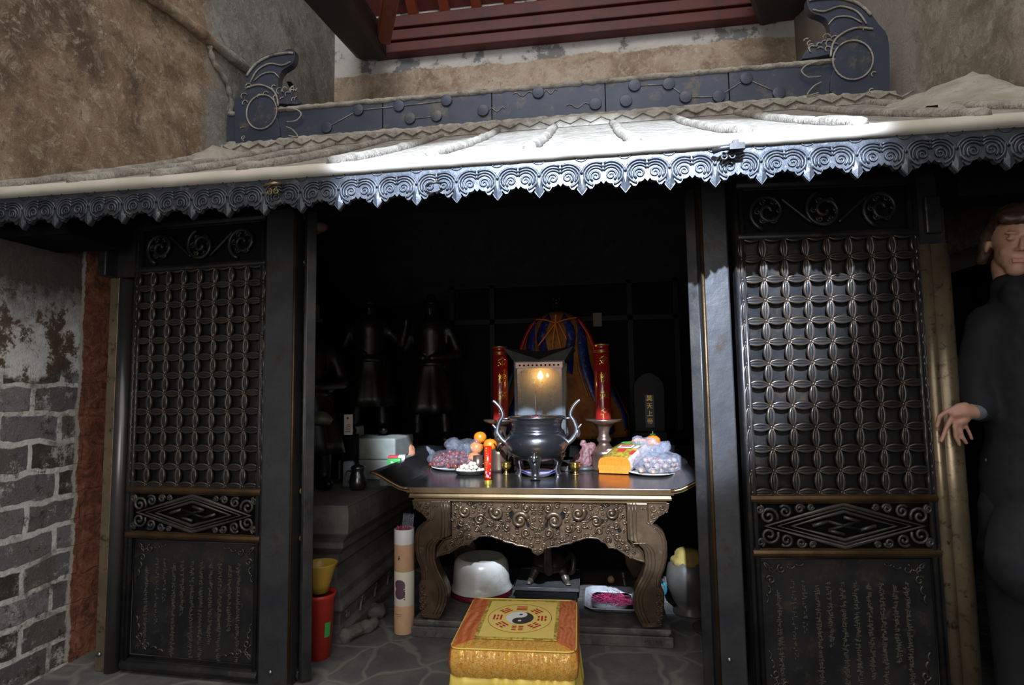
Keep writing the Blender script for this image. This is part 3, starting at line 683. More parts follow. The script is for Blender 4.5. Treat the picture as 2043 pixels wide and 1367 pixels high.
MB().box((Xa(1868)-b, .02, 0), (Xa(1930)-b, .12, 1.74)).build('back_strip', M['bronze'], t, bev=.004)
MB().box((Xa(1868)-b, -.03, 1.72), (Xa(1925)-b, .12, 2.05)).build('cap_block', M['bronze'], t, bev=.004)
MB().box((Xa(1880)-b, -.05, 1.76), (Xa(1915)-b, -.02, 1.9)).build('bracket', M['bronze_smooth'], t, bev=.006)
# lintel, side beams, sill
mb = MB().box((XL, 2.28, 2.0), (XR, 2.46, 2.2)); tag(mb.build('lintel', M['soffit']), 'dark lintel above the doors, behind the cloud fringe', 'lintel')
tag(MB().box((XL, 1.98, 1.845), (Xa(205, 2.2), 2.25, 1.95)).build('eave_beam', M['soffit']), 'short black beam under the eave above the left brick wall', 'beam')
tag(MB().box((Xa(1925, 2.3), 2.2, 1.86), (XR, 2.36, 2.0)).build('eave_beam', M['soffit']), 'short black beam under the eave at the far right', 'beam')
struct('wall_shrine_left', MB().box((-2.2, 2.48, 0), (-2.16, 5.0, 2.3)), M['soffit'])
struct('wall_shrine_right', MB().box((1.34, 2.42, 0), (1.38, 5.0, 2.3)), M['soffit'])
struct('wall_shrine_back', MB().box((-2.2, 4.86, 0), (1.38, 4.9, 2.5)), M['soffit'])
# ------------------------------------------------------------- altar table
TX, TY, TH_ = -.292, 2.86, .72
tab = thing('altar_table', 'carved bronze altar table with upturned ends and scrolled cabriole legs', 'table', (TX, TY, 0))
lx = lambda p_: p_.x-TX
DB = .86                                            # depth of the top
mb = MB().box((-.645, -.02, .700), (.645, DB, .72)); mb.build('table_top', M['tabletop'], tab, bev=.003)
mb = MB(); prof = [(.65, -.028, .718), (.65, -.028, .694), (.636, -.018, .688), (.640, -.022, .676), (.640, -.022, .668), (.618, -.008, .662), (.618, -.008, .652)]
v = []; f = []
for a, b, z in prof: v += [(-a, b, z), (a, b, z), (a, DB-b-.02, z), (-a, DB-b-.02, z)]
for i in range(len(prof)-1):
    for j in range(4): f.append((i*4+j, i*4+(j+1) % 4, (i+1)*4+(j+1) % 4, (i+1)*4+j)[::-1])
f.append((0, 1, 2, 3)); k_ = (len(prof)-1)*4; f.append((k_+3, k_+2, k_+1, k_))
mb.add(v, f).build('edge_moulding', M['brass'], tab)
def wing(s):
    pf = [(.636, .72), (.66, .721), (.685, .727), (.715, .741), (.75, .760), (.785, .780), (.812, .793), (.832, .799), (.842, .796)]
    pb = [(.842, .786), (.825, .784), (.80, .772), (.775, .756), (.745, .737), (.72, .722), (.69, .708), (.66, .700), (.636, .696)]
    mb = MB(); mb.prism([(s*a, b) for a, b in pf+pb], -.024, DB); mb.build('upturned_end', M['tabletop'], tab)
    mb = MB(); mb.prism([(s*a, b+.001) for a, b in pf+pb], -.030, -.022); mb.tube([(s*a, -.028, b-.006) for a, b in pf], .0085, 8); mb.build('end_scroll', M['brass'], tab)
wing(1); wing(-1)
# apron: outline taken on the left half, mirrored
def cp(x_, y_): return pY(820+x_/3.522, 980+y_/3.522, 2.875)
left = [(290, 60), (290, 330), (240, 345), (195, 400), (185, 465), (225, 455), (290, 430), (330, 402), (370, 378), (410, 382), (430, 352), (455, 340), (480, 322), (530, 318), (575, 324), (600, 335), (640, 345), (665, 362), (720, 372), (750, 388), (790, 392), (820, 402), (850, 398), (862, 435), (895, 455)]
def half(sc=1): return [(cp(*q).x-TX, cp(*q).z) for q in left]
H_ = half(); xc = H_[-1][0]; H_ = [(a-xc, b) for a, b in H_]
ap = H_+[(-a, b) for a, b in H_[::-1][1:]]
zt = .652; ap[0] = (ap[0][0], zt); ap[-1] = (ap[-1][0], zt)
mb = MB().prism(ap, .012, .034); apron = mb.build('apron', M['tablebronze'], tab, bev=.003)
def inside(x_, z_, poly, mg=.012):
    c_ = False; n = len(poly)
    for i in range(n):
        x0, z0 = poly[i]; x1, z1 = poly[(i+1) % n]
        if (z0 > z_) != (z1 > z_) and x_ < (x1-x0)*(z_-z0)/(z1-z0)+x0: c_ = not c_
        d = Vector((x1-x0, z1-z0)); L = d.length_squared or 1e-9; t = max(0, min(1, ((x_-x0)*d.x+(z_-z0)*d.y)/L))
        if math.hypot(x_-x0-d.x*t, z_-z0-d.y*t) < mg: return False
    return c_
mb = MB(); random.seed(31); placed = []
big = [(.085, .560, .054), (.055, .618, .030), (.20, .595, .046), (.285, .560, .036), (.36, .60, .040), (.30, .515, .026), (.15, .525, .026), (.055, .50, .030), (.12, .475, .022), (.20, .52, .022), (.38, .545, .024), (.385, .49, .022), (.34, .475, .020), (.43, .605, .022), (.42, .56, .014), (.43, .44, .020), (.24, .495, .018), (.26, .625, .018), (.14, .615, .022), (.02, .625, .020), (.445, .40, .016), (.37, .44, .016), (.03, .44, .020), (.07, .455, .016)]
for x_, z_, r in big:
    if not inside(x_, z_, ap, r*.6): 
        if not inside(x_, z_, ap, .006): continue
        r *= .7
    placed.append((x_, z_, r)); a0 = random.uniform(0, 6.28); d = random.choice((1, -1))
    for s in (1, -1):
        mb.tube([(s*q[0], .006, q[2]) for q in spiral(x_, z_, r*.15, r*.72, 1.45, a0, d, 0, 14)], [r*.13+r*.13*i/21 for i in range(22)], 7)
        mb.ell((s*x_, .006, z_), (r*.24, .010, r*.24), 8, 5)
        q = spiral(x_, z_, r*.15, r*.72, 1.45, a0, d, 0, 14)[-1]
        e = Vector((q[0]-x_, 0, q[2]-z_)).normalized(); tn = Vector((-e.z, 0, e.x))*d
        p0 = Vector(q); p1 = p0+tn*r*.8+e*r*.25; p2 = p1+tn*r*.5+e*r*.9
        if inside(p2.x, p2.z, ap, .004): mb.tube([(s*w_.x, .008, w_.z) for w_ in smooth_path([p0, p1, p2], 4)], [r*.16*(1-.09*i) for i in range(9)], 6)
tries = 0
while len(placed) < 75 and tries < 6000:
    tries += 1; x_ = random.uniform(.0, .46); z_ = random.uniform(.36, .645); r = random.choice((.020, .016, .012))
    if any(math.hypot(x_-a, z_-b) < (r+c_)*.80 for a, b, c_ in placed) or not inside(x_, z_, ap, r*.8): continue
    placed.append((x_, z_, r)); a0 = random.uniform(0, 6.28); d = random.choice((1, -1))
    for s in (1, -1): mb.tube([(s*q[0], .008, q[2]) for q in spiral(x_, z_, r*.15, r*.8, 1.1, a0, d, 0, 11)], r*.26, 5)
for s in (1, -1):
    mb.tube([(s*a, .010, b+.006) for a, b in H_[1:]], .0055, 6)
mb.build('apron_carving', M['tablecarving'], apron)
for x_, z_, rx, rz_ in ((.125, .585, .013, .02), (.045, .545, .010, .02), (.185, .56, .014, .009), (.235, .60, .012, .015), (.31, .56, .013, .012), (.37, .575, .010, .012), (.33, .635, .025, .007), (.245, .53, .012, .008), (.395, .52, .010, .012), (.10, .52, .010, .012), (.41, .585, .01, .01)):
    for s in (1, -1): MB().ell((s*x_, .0115, z_), (rx, .0012, rz_), 12, 5).build('pierced_hole', M['soffit'], apron)
# legs
lo_ = [(152, 55), (152, 200), (95, 232), (58, 268), (42, 330), (42, 430), (60, 510), (84, 570), (88, 640), (70, 680), (72, 750), (84, 830), (92, 905), (100, 918), (150, 922), (215, 930), (232, 890), (262, 820), (272, 740), (262, 690), (240, 640), (205, 570), (184, 500), (182, 440), (190, 390), (230, 345), (288, 328), (288, 55)]
LO = [(cp(*q).x-TX-xc, pY(820+q[0]/3.522, 980+q[1]/3.522, 2.84+.02*(q[1]/920)).z) for q in lo_]
LO = [(a, min(b, .655)) for a, b in LO]; zmin = min(b for a, b in LO); LO = [(a, .655-(.655-b)*(.655-.082)/(.655-zmin)) for a, b in LO]
def leg(s, y0, y1, grooves=True):
    o = MB().prism([(s*a, b) for a, b in LO], y0, y1).build('leg', M['tablebronze'], tab, bev=.006)
    if grooves:
        mb = MB(); yf = y0-.001
        for k, w_ in enumerate((.012, .028, .044)):
            # inset curve of the inner and outer edges
            inn_ = [LO[i] for i in range(27, 15, -1)]; 
            pts = smooth_path([(s*(a-w_*(1 if i < 30 else 0)), yf, b) for i, (a, b) in enumerate(inn_)], 3)
            mb.tube(pts, .0028, 5)
        pts = smooth_path([(s*(a+.010), yf, b) for a, b in LO[1:9]], 3); mb.tube(pts, .0035, 5)
        pts = smooth_path([(s*(a+.022), yf, b) for a, b in LO[2:9]], 3); mb.tube(pts, .0025, 5)
        bx = s*(LO[1][0]+.022)
        for q in (-1, 1): mb.tube([(bx+q*.009+p_[0], yf, .625+p_[2]) for p_ in spiral(0, 0, .002, .007, 1.2, radians(90), q, 0, 12)], .002, 5)
        random.seed(11)
        for (fx, fz) in ((.020, .17), (.022, .205), (.020, .135), (.03, .115), (.035, .155), (.036, .19), (.028, .235)):
            a = min(p_[0] for p_ in LO[8:14]); mb.tube([(s*(a+fx-.004)+p_[0], yf, fz+p_[2]) for p_ in spiral(0, 0, .002, .013, 1.3, random.uniform(0, 6), random.choice((1, -1)), 0, 12)], .0034, 5)
        mb.build('leg_carving', M['tablecarving'], o)
for s in (1, -1):
    leg(s, -.02, .055); leg(s, .70, .775, False)
# corner brackets under the ends
for s in (1, -1):
    br_ = [(.532, .652), (.632, .652), (.628, .625), (.605, .600), (.585, .590), (.570, .575), (.556, .560), (.545, .535), (.532, .525)]
    o = MB().prism([(s*a, b) for a, b in br_], .0, .022).build('corner_bracket', M['tablebronze'], tab, bev=.002)
    mb = MB()
    for (x_, z_, r) in ((.555, .628, .020), (.595, .632, .018), (.585, .605, .014), (.555, .592, .016), (.546, .560, .011), (.615, .615, .009)):
        mb.tube([(s*q[0], -.002, q[2]) for q in spiral(x_, z_, .002, r*.9, 1.4, x_*40, 1, 0, 12)], .0034, 5)
    mb.build('bracket_carving', M['tablecarving'], o)
# side aprons and foot slab
for s in (1, -1): MB().box((s*.50-.01, .05, .55), (s*.50+.01, .72, .652)).build('side_apron', M['tablebronze'], tab)
mb = MB().box((-.625, -.03, 0), (.625, .82, .05)).box((-.612, -.018, .05), (.612, .81, .058)).box((-.618, -.024, .058), (.618, .815, .08))
fs = mb.build('foot_slab', M['slabtop'], tab, bev=.004)
mb = MB()
for s in (1, -1):
    for k in range(2):
        mb.tube([(s*(.56-.05*k)+q[0], -.032, .026+q[2]) for q in spiral(0, 0, .003, .014, 1.5, 0, s, 0, 12)], .003, 5)
mb.build('slab_carving', M['slabtop'], fs)

# ------------------------------------------------------------- things on the table
Z0 = .7205
def T(px, py, z=Z0): return pZ(px, py, z)
# incense burner
q = T(1072, 952); bx_, by_ = q.x, 3.20
bur = thing('incense_burner', 'polished dark bronze tripod incense burner with two tall curved handles', 'incense burner', (bx_, by_, Z0))
mb = MB().lathe([(.0, .085), (.06, .088), (.115, .105), (.155, .14), (.172, .175), (.174, .2), (.165, .225), (.150, .238), (.146, .242), (.149, .247), (.146, .252), (.137, .256), (.139, .262), (.137, .275), (.139, .292), (.143, .297), (.141, .301), (.146, .306), (.145, .311), (.150, .316), (.156, .322), (.158, .330), (.150, .332), (.140, .322), (.136, .26), (.10, .23), (0, .225)], 48)
mb.build('bowl', M['silver'], bur)
MB().lathe([(0, .296), (.137, .296), (.137, .30), (0, .304)], 32).build('ash', M['dust2'], bur)
for a in (-90, 30, 150):
    c_, s_ = cos(radians(a)), sin(radians(a))
    mb = MB().tube(smooth_path([(c_*.10, s_*.10, .13), (c_*.125, s_*.125, .10), (c_*.122, s_*.122, .06), (c_*.115, s_*.115, .03), (c_*.125, s_*.125, 0)], 4), [.034, .036, .038, .038, .035, .032, .028, .025, .022, .021, .020, .020, .020, .021, .022, .025, .027], 12)
    mb.ell((c_*.150, s_*.150, .115), (.02, .02, .026), 12, 8); mb.ell((c_*.168, s_*.168, .105), (.008, .008, .008), 8, 6)
    for k in (-1, 1): mb.ell((c_*.162-s_*.014*k, s_*.162+c_*.014*k, .125), (.009, .009, .007), 8, 6)
    mb.build('leg', M['silver'], bur)
for s in (1, -1):
    P_h = smooth_path([(s*.160, 0, .180), (s*.195, 0, .205), (s*.220, 0, .250), (s*.208, 0, .300), (s*.188, 0, .335), (s*.20, 0, .375), (s*.228, 0, .408), (s*.242, 0, .418)], 5)
    o = MB().tube(P_h, [.014-.006*i/len(P_h) for i in range(len(P_h))], 8, flat=1.3).build('handle', M['steel'], bur)
    MB().ell((s*.222, 0, .240), (.018, .016, .028), 10, 8).cap((s*.225, 0, .262), (s*.246, 0, .285), .008, .004).build('beast_head', M['steel'], o)
    MB().tube([(s*.148, 0, .318), (s*.196, 0, .318)], .007, 8).build('strut', M['steel'], o)
def stick(x, y, z, h, lab, mat, r=.0012, grp=None, tilt=0):
    return tag(MB().tube([(0, 0, 0), (tilt*h, 0, h)], r, 6).build('incense_stick', mat, loc=(x, y, z)), lab, 'incense stick', grp)
stick(bx_-.003, by_+.01, 1.015, .175, 'tall unburnt brown incense stick standing in the burner', M['darkbrown'], .0022)
for k in range(7): stick(bx_-.022+.006*k+random.uniform(-.002, .002), by_-.06+.012*(k % 3), 1.018, .03+.01*random.random(), 'short pink incense stub standing in the burner ash', M['pink'], .0014, 'pink incense stubs in the burner', random.uniform(-.2, .2))
# candles on stands
def ch_text(body, size, mat, name, parent, fn, depth=.0006, spacing=1.0):
    cu = bpy.data.curves.new(name, 'FONT'); cu.body = body; cu.size = size; cu.extrude = depth; cu.align_x = 'CENTER'; cu.align_y = 'CENTER'
    ob = bpy.data.objects.new(name, cu); COL.objects.link(ob)
    dg = bpy.context.evaluated_depsgraph_get(); me = bpy.data.meshes.new_from_object(ob.evaluated_get(dg)); bpy.data.objects.remove(ob); bpy.data.curves.remove(cu)
    for v_ in me.vertices: v_.co = fn(v_.co)
    me.materials.clear(); me.materials.append(mat); o = bpy.data.objects.new(name, me); COL.objects.link(o); o.parent = parent; return o
def on_cyl(R_, zc, a0, s=1): return lambda c_: Vector((R_*sin(a0+c_.x/R_)+0, -R_*cos(a0+c_.x/R_), zc+c_.y)) + Vector((sin(a0)*c_.z, -cos(a0)*c_.z, 0))
M['candle'] = pm('red_candle_glaze', (.20, .008, .008), (.26, .014, .010), 3, .12, 0, coat=.6)
def candle_set(x, y, lab1, lab2, z1, H, a0):
    st = thing('candlestick', lab1, 'candlestick', (x, y, Z0))
    MB().lathe([(.082, 0), (.082, .012), (.076, .018), (.074, .09), (.078, .098), (.070, .112), (.045, .135), (.034, .15), (.033, .16), (.042, .168), (.043, .182), (.034, .19), (.031, .215), (.038, .24), (.06, .268), (.104, .285), (.108, .295), (.100, .298), (0, .292)], 36).build('stem', M['copper'], st)
    cn = thing('candle', lab2, 'candle', (x, y, Z0+.293), 0)
    MB().lathe([(.047, 0), (.048, .004), (.048, H-.03), (.046, H-.028), (.046, H-.012), (.048, H-.01), (.048, H), (0, H)], 40).build('candle_body', M['candle'], cn)
    MB().lathe([(.0487, H-.008), (.0487, H+.001), (.043, H+.0015)], 40).lathe([(.0484, H-.05), (.0488, H-.048), (.0484, H-.046)], 40, caps=False).lathe([(.0484, H-.04), (.0488, H-.038), (.0484, H-.036)], 40, caps=False).build('gold_ring', M['foil_dark'], cn)
    for k, chx in enumerate('金榜題名'): ch_text(chx, .062, M['foil_dark'], 'gold_character', cn, on_cyl(.0484, H-.10-k*.104, a0), .0005)
M['foil_dark'] = pm('old_gold_leaf', (.42, .30, .07), rough=.3, metal=.85)
q1 = pY(1204, 838, 3.50); candle_set(q1.x, 3.50, 'old copper candlestick right of the burner', 'large red candle with gold characters on the right candlestick', 0, .45, radians(14))
q2 = pY(999, 838, 3.55); candle_set(q2.x, 3.55, 'old copper candlestick left of the burner', 'large red candle with gold characters on the left candlestick', 0, .455, radians(28))
# oil lamp lantern
q = pY(1082, 830, 3.58); lx0 = q.x
lan = thing('oil_lamp_lantern', 'square metal lantern with a lit oil flame behind dusty glass', 'lantern', (lx0, 3.58, Z0))
hw, zb_, zt_ = .150, .20, .64
MB().box((-hw-.01, -hw-.01, 0), (hw+.01, hw+.01, .03)).box((-.09, -.09, .03), (.09, .09, zb_-.02)).box((-hw-.01, -hw-.01, zb_-.02), (hw+.01, hw+.01, zb_)).build('base', M['dust_dark'], lan, bev=.003)
for sx in (1, -1):
    for sy in (1, -1): MB().cbox((sx*(hw-.008), sy*(hw-.008), (zb_+zt_)/2), (.018, .018, zt_-zb_)).build('corner_frame', M['dust_dark'], lan)
def lamp_glass():
    m, nt, p = newmat('frosted_smoky_glass'); out = nt.nodes['Material Output']
    tr_ = nt.nodes.new('ShaderNodeBsdfTranslucent'); tr_.inputs[0].default_value = (.62, .56, .48, 1)
    tp = nt.nodes.new('ShaderNodeBsdfTransparent'); df = nt.nodes.new('ShaderNodeBsdfDiffuse'); df.inputs[0].default_value = (.36, .43, .50, 1)
    m1 = nt.nodes.new('ShaderNodeMixShader'); m1.inputs[0].default_value = .5; nt.links.new(tr_.outputs[0], m1.inputs[1]); nt.links.new(df.outputs[0], m1.inputs[2])
    m2 = nt.nodes.new('ShaderNodeMixShader'); nt.links.new(math_(nt, 'ADD', math_(nt, 'MULTIPLY', noise(nt, 6, 5, .6), .2), .30), m2.inputs[0])
    nt.links.new(tp.outputs[0], m2.inputs[1]); nt.links.new(m1.outputs[0], m2.inputs[2]); nt.links.new(m2.outputs[0], out.inputs[0])
    return m
M['lampglass'] = lamp_glass()
MB().box((-hw+.016, -hw+.006, zb_), (hw-.016, -hw+.009, zt_-.03)).build('glass_pane', M['lampglass'], lan)
for s in (1, -1): MB().box((s*(hw-.008)-.0015, -hw+.016, zb_), (s*(hw-.008)+.0015, hw-.016, zt_-.03)).build('glass_pane', M['lampglass'], lan)
MB().box((-hw+.016, hw-.01, zb_), (hw-.016, hw-.006, zt_-.03)).build('back_plate', M['dust_dark'], lan)
mb = MB().box((-hw+.01, -hw-.012, zt_-.035), (hw-.01, -hw+.004, zt_))
fb = mb.build('pierced_band', M['copper'], lan)
mb = MB()
for k in range(10): mb.ell((-hw+.035+k*(2*hw-.07)/9, -hw-.0125, zt_-.018), (.006, .002, .006), 8, 5)
mb.build('band_hole', M['soffit'], fb)
for s in (1, -1): MB().prism([(s*(hw-.016), zt_-.035), (s*(hw-.075), zt_-.036), (s*(hw-.055), zt_-.050), (s*(hw-.040), zt_-.050), (s*(hw-.034), zt_-.068), (s*(hw-.022), zt_-.075), (s*(hw-.016), zt_-.10)], -hw, -hw+.005).build('glass_bracket', M['copper'], lan)
v = [(-hw-.055, -hw-.055, zt_+.085), (hw+.055, -hw-.055, zt_+.085), (hw+.055, hw+.055, zt_+.085), (-hw-.055, hw+.055, zt_+.085), (-hw, -hw-.005, zt_+.01), (hw, -hw-.005, zt_+.01), (hw, hw, zt_+.01), (-hw, hw, zt_+.01), (0, -hw-.02, zt_+.012), (0, 0, zt_+.07)]
mb = MB().add(v, [(0, 4, 8), (8, 5, 1), (0, 8, 9), (8, 1, 9), (1, 5, 6, 2), (2, 6, 7, 3), (3, 7, 4, 0), (1, 2, 9), (2, 3, 9), (3, 0, 9)]); mb.box((-hw, -hw, zt_), (hw, hw, zt_+.012)); mb.build('flared_roof', M['dust_dark'], lan, solid=.006)
fz = pY(1083, 752, 3.56).z-Z0
MB().tube([(0, -.085, zb_), (0, -.085, fz-.014)], .006, 8).build('wick_rod', M['darkbrown'], lan)
fl_ = MB().lathe([(0, -.018), (.014, -.010), (.017, .002), (.011, .018), (0, .036)], 16).build('flame', M['flame'], lan, loc=(0.0, -.085, fz))
MB().lathe([(0, -.008), (.006, -.003), (.006, .002), (.003, .010), (0, .016)], 12).build('flame', M['flame'], lan, loc=(.042, -.07, fz+.004))
ld = bpy.data.lights.new('flame_glow', 'POINT'); ld.energy = .55; ld.color = (1, .45, .13); ld.shadow_soft_size = .012
lo2 = bpy.data.objects.new('flame_glow', ld); COL.objects.link(lo2); lo2.location = (lx0+.012, 3.485, Z0+fz+.006)
# gilt cups
for px, py, lab in ((1010, 947, 'small gold footed cup left of the incense burner'), (1148, 948, 'small gold footed cup right of the incense burner')):
    q = T(px, py); tag(MB().lathe([(0, 0), (.018, 0), (.020, .004), (.010, .010), (.007, .022), (.012, .030), (.027, .036), (.030, .052), (.027, .060), (.032, .066), (.031, .069), (.027, .066), (.024, .045), (0, .040)], 28).build('footed_cup', M['gold'], loc=q), lab, 'cup')
# enamel plates: two stacked
q = T(1074, 951)
for k in range(2):
    pl = thing('enamel_plate', ('white enamel plate with a blue rim, lower of the stack under the burner', 'white enamel plate with a red lip, upper of the stack under the burner')[k], 'plate', (q.x, q.y+.02, Z0+.012*k))
    MB().lathe([(0, 0), (.05, 0), (.058, .003), (.080, .016), (.094, .022), (.094, .024), (.078, .019), (.055, .006), (0, .004)], 36).build('dish', M['white'] if k == 0 else M['white'], pl)
    MB().lathe([(.093, .0215), (.096, .023), (.093, .0245)], 36, caps=False).build('rim', M['blue'], pl)
    if k: MB().lathe([(.076, .0192), (.092, .0240), (.092, .0246), (.076, .0198)], 36, caps=False).build('red_band', M['redenamel'], pl)
# plate of jujubes in a plastic bag
q = T(908, 938); bc = Vector((q.x, 3.50, Z0))
tag(MB().lathe([(0, 0), (.10, 0), (.11, .003), (.155, .018), (.157, .021), (.108, .008), (0, .005)], 40).build('plate', M['white'], loc=bc), 'white plate with a green-grey rim under the bag of jujubes', 'plate')
random.seed(17); jpos = []
def jj(z, n, rx, ry):
    for _ in range(n):
        for _t in range(30):
            a = random.uniform(0, 2*pi); r = math.sqrt(random.random()); p_ = Vector((bc.x-.01+rx*r*cos(a), bc.y-.01+ry*r*sin(a), z+random.uniform(-.004, .004)))
            if all((p_-o_).length > .021 for o_ in jpos): jpos.append(p_); break
jj(Z0+.034, 40, .155, .10); jj(Z0+.056, 30, .14, .085); jj(Z0+.078, 20, .12, .06); jj(Z0+.096, 9, .09, .04)
for k, p_ in enumerate(jpos):
    o = MB().ell((0, 0, 0), (.0175, .0135, .0135), 10, 7).build('jujube', M['jujube'], loc=p_, rz=(random.uniform(-.5, .5), random.uniform(-.5, .5), random.uniform(0, 3)))
    tag(o, 'wrinkled dark red jujube inside the clear plastic bag', 'jujube', 'jujubes in the clear bag on the left plate')
mb = MB(); random.seed(2)
mb.ell((-.01, -.01, .062), (.172, .120, .055), 32, 18).ell((.06, .0, .125), (.095, .07, .055), 24, 14).ell((-.03, 0, .15), (.05, .045, .038), 20, 12).ell((.12, -.01, .13), (.035, .05, .05), 16, 10).cap((-.14, -.03, .09), (-.185, -.02, .135), .02, .010)
tag(mb.build('plastic_bag', M['plastic'], loc=bc, vox=.007, smooth_it=2, disp=(.09, .045, 4)), 'clear crinkled plastic bag holding jujubes on the left plate', 'plastic bag')
# dish of pale puffs
q = T(936, 948); dc = Vector((q.x, q.y+.04, Z0))
tag(MB().lathe([(0, 0), (.07, 0), (.082, .006), (.092, .022), (.095, .024), (.092, .027), (.080, .012), (0, .006)], 36).build('metal_dish', M['dust_dark'], loc=dc), 'small dark metal dish heaped with pale puffs at the left of the table', 'dish')
random.seed(4); bp = []
for z_, n, r_ in ((.024, 20, .074), (.042, 11, .052), (.058, 4, .028)):
    for _ in range(n):
        for _t in range(40):
            a = random.uniform(0, 6.3); r = r_*math.sqrt(random.random()); p_ = dc+Vector((r*cos(a)-(.0), r*sin(a), z_))
            if all((p_-o_).length > .023 for o_ in bp): bp.append(p_); break
for p_ in bp: tag(MB().ell((0, 0, 0), (.0145, .0145, .012), 10, 7).build('puff', M['bun'], loc=p_, disp=(.01, .004)), 'pale cream puff heaped on the small dark metal dish', 'sweet', 'pale puffs on the metal dish')
# red joss tube
q = T(974, 966); t = thing('joss_tube', 'upright red tube with gold foil patterns left of the burner', 'tube', (q.x, q.y, Z0))
M['jossred'] = pm('glossy_red_foil', (.50, .010, .005), (.6, .02, .006), 10, .25, .2)
bd_ = MB().lathe([(0, 0), (.0195, 0), (.0195, .19), (0, .19)], 28).build('tube_body', M['jossred'], t)
mb = MB().lathe([(.0197, 0), (.0199, .001), (.0199, .02), (.0197, .021)], 28, caps=False); random.seed(6)
def patch(mb, R_, a0, a1, z0, z1, n=3):
    v = [(R_*sin(a0+(a1-a0)*i/n), -R_*cos(a0+(a1-a0)*i/n), z) for z in (z0, z1) for i in range(n+1)]
    mb.add(v, [(i, i+1, n+2+i, n+1+i) for i in range(n)])
for k in range(13):
    z_ = .035+.012*k
    for a in (-.75, -.45, -.2): patch(mb, .0199, a+random.uniform(-.08, .08), a+random.uniform(.1, .2), z_, z_+random.uniform(.004, .009))
mb.build('gold_foil', M['foilgold'], bd_)
mb = MB()
for a, z_ in ((-.3, .04), (.05, .035), (-.5, .055), (.5, .05)): patch(mb, .0201, a, a+.35, z_, z_+.012)
mb.build('flower_print', pm('pink_print', (.8, .2, .4)), bd_)
mb = MB()
for a, z_ in ((.55, .03), (.75, .07), (.6, .10)): patch(mb, .0201, a, a+.3, z_, z_+.008)
mb.build('leaf_print', M['foilgreen'], bd_)
# copper tumbler behind it
q = T(962, 938); tag(MB().lathe([(0, 0), (.026, 0), (.029, .10), (.027, .10), (.024, .004), (0, .004)], 28).build('tumbler', M['copper'], loc=(q.x, 3.33, Z0)), 'plain copper tumbler behind the red joss tube', 'cup')
q = pY(1002, 900, 3.42); tag(MB().lathe([(0, 0), (.055, 0), (.058, .02), (.052, .10), (.055, .13), (.048, .13), (.045, .02), (0, .015)], 28).build('incense_pot', M['copper'], loc=(q.x-.02, 3.42, Z0)), 'squat copper pot behind the left gold cup', 'pot')
# oranges
for px, py, Y, r, lab in ((958, 873, 3.52, .040, 'orange at the top of the pile behind the clear bag'), (978, 888, 3.46, .042, 'orange low on the right of the pile, beside the joss tube'), (951, 893, 3.53, .042, 'orange in the middle of the pile, half hidden by the clear bag'), (946, 914, 3.50, .040, 'lowest orange of the pile, against the right end of the clear bag')):
    p_ = pY(px, py, Y); o = thing('orange_fruit', lab, 'orange', p_, random.uniform(0, 6), 'oranges piled behind the clear bag')
    MB().lathe([(0, -r*.88), (r*.45, -r*.80), (r*.85, -r*.48), (r, 0), (r*.88, r*.48), (r*.5, r*.80), (r*.12, r*.87), (0, r*.84)], 24).build('peel', M['orange'], o)
    MB().lathe([(0, r*.84), (.005, r*.9), (0, r*.93)], 8).build('stem_scar', M['leaf'], o)
p_ = pY(960, 918, 3.60); tag(MB().lathe([(0, -.0), (.042, 0), (.045, .02), (.11, .035), (.112, .04), (.04, .03), (0, .03)], 28).build('fruit_dish', M['copper'], loc=(p_.x, 3.57, Z0)), 'low copper dish under the pile of oranges', 'dish')
# pink stone carving on a dark base
q = pY(1166, 905, 3.52); t = thing('stone_carving', 'rough pink stone carving right of the burner on a dark base', 'carving', (q.x, 3.50, Z0))
MB().lathe([(0, 0), (.055, 0), (.058, .008), (.05, .022), (0, .022)], 24).build('base', M['dust_dark'], t)
mb = MB().cap((0, 0, .05), (.01, 0, .11), .045, .032).ell((-.035, 0, .06), (.032, .03, .04)).ell((.035, 0, .135), (.034, .026, .022)).ell((-.005, 0, .15), (.02, .02, .022)).ell((.05, -.01, .11), (.014, .014, .02))
mb.build('rock', M['pinkstone'], t, vox=.006, disp=(.02, .02, 3))
# snack packet
q = T(1232, 957); A = T(1197, 944); B = T(1258, 959); C_ = pY(1300, 905, 3.42)
sn = thing('snack_packet', 'orange and clear snack packet lying on the right of the table', 'packet', (A.x, A.y, Z0), radians(-13))
W_, L_, H0 = .165, .28, .080
def pk(u, v_, t_):      # u across, v along, t up; the packet leans on the bag behind
    b_ = sin(pi*min(max(v_, .0), 1))*.012; e_ = 1-.10*abs(2*v_-1)
    return (u*W_*(1)+v_*.10, v_*L_*.66, .004+v_*.105+t_*(H0+b_)*(1-.35*v_))
mb = MB(); n = 14; k_ = 12; v = []; f = []
ring = lambda: [(0, 0), (.25, -.02), (.5, -.03), (.75, -.02), (1, 0), (1.06, .35), (1.03, .8), (.97, 1), (.75, 1.08), (.5, 1.12), (.25, 1.08), (.03, 1), (-.03, .8), (-.06, .35)]
R_ = ring(); m_ = len(R_)
for i in range(n+1):
    for (u, t_) in R_: v.append(pk(u, i/n, t_))
fm = []
for i in range(n):
    for j in range(m_): f.append((i*m_+j, i*m_+(j+1) % m_, (i+1)*m_+(j+1) % m_, (i+1)*m_+j)); fm.append(1 if 6 < j < 11 else (2 if j in (4, 5, 6) else 0))
mb.add(v, f, True); mb.mi = fm; mb.m = 0; mb.add([v[j] for j in range(m_)], [tuple(range(m_))])
mb.m = 0; mb.add([v[n*m_+j] for j in range(m_)], [tuple(range(m_))[::-1]])
M['packwin'] = pm('amber_snack_window', (.16, .10, .02), (.38, .25, .035), 45, .3, c3=(.50, .33, .04), s3=30, coat=.2)
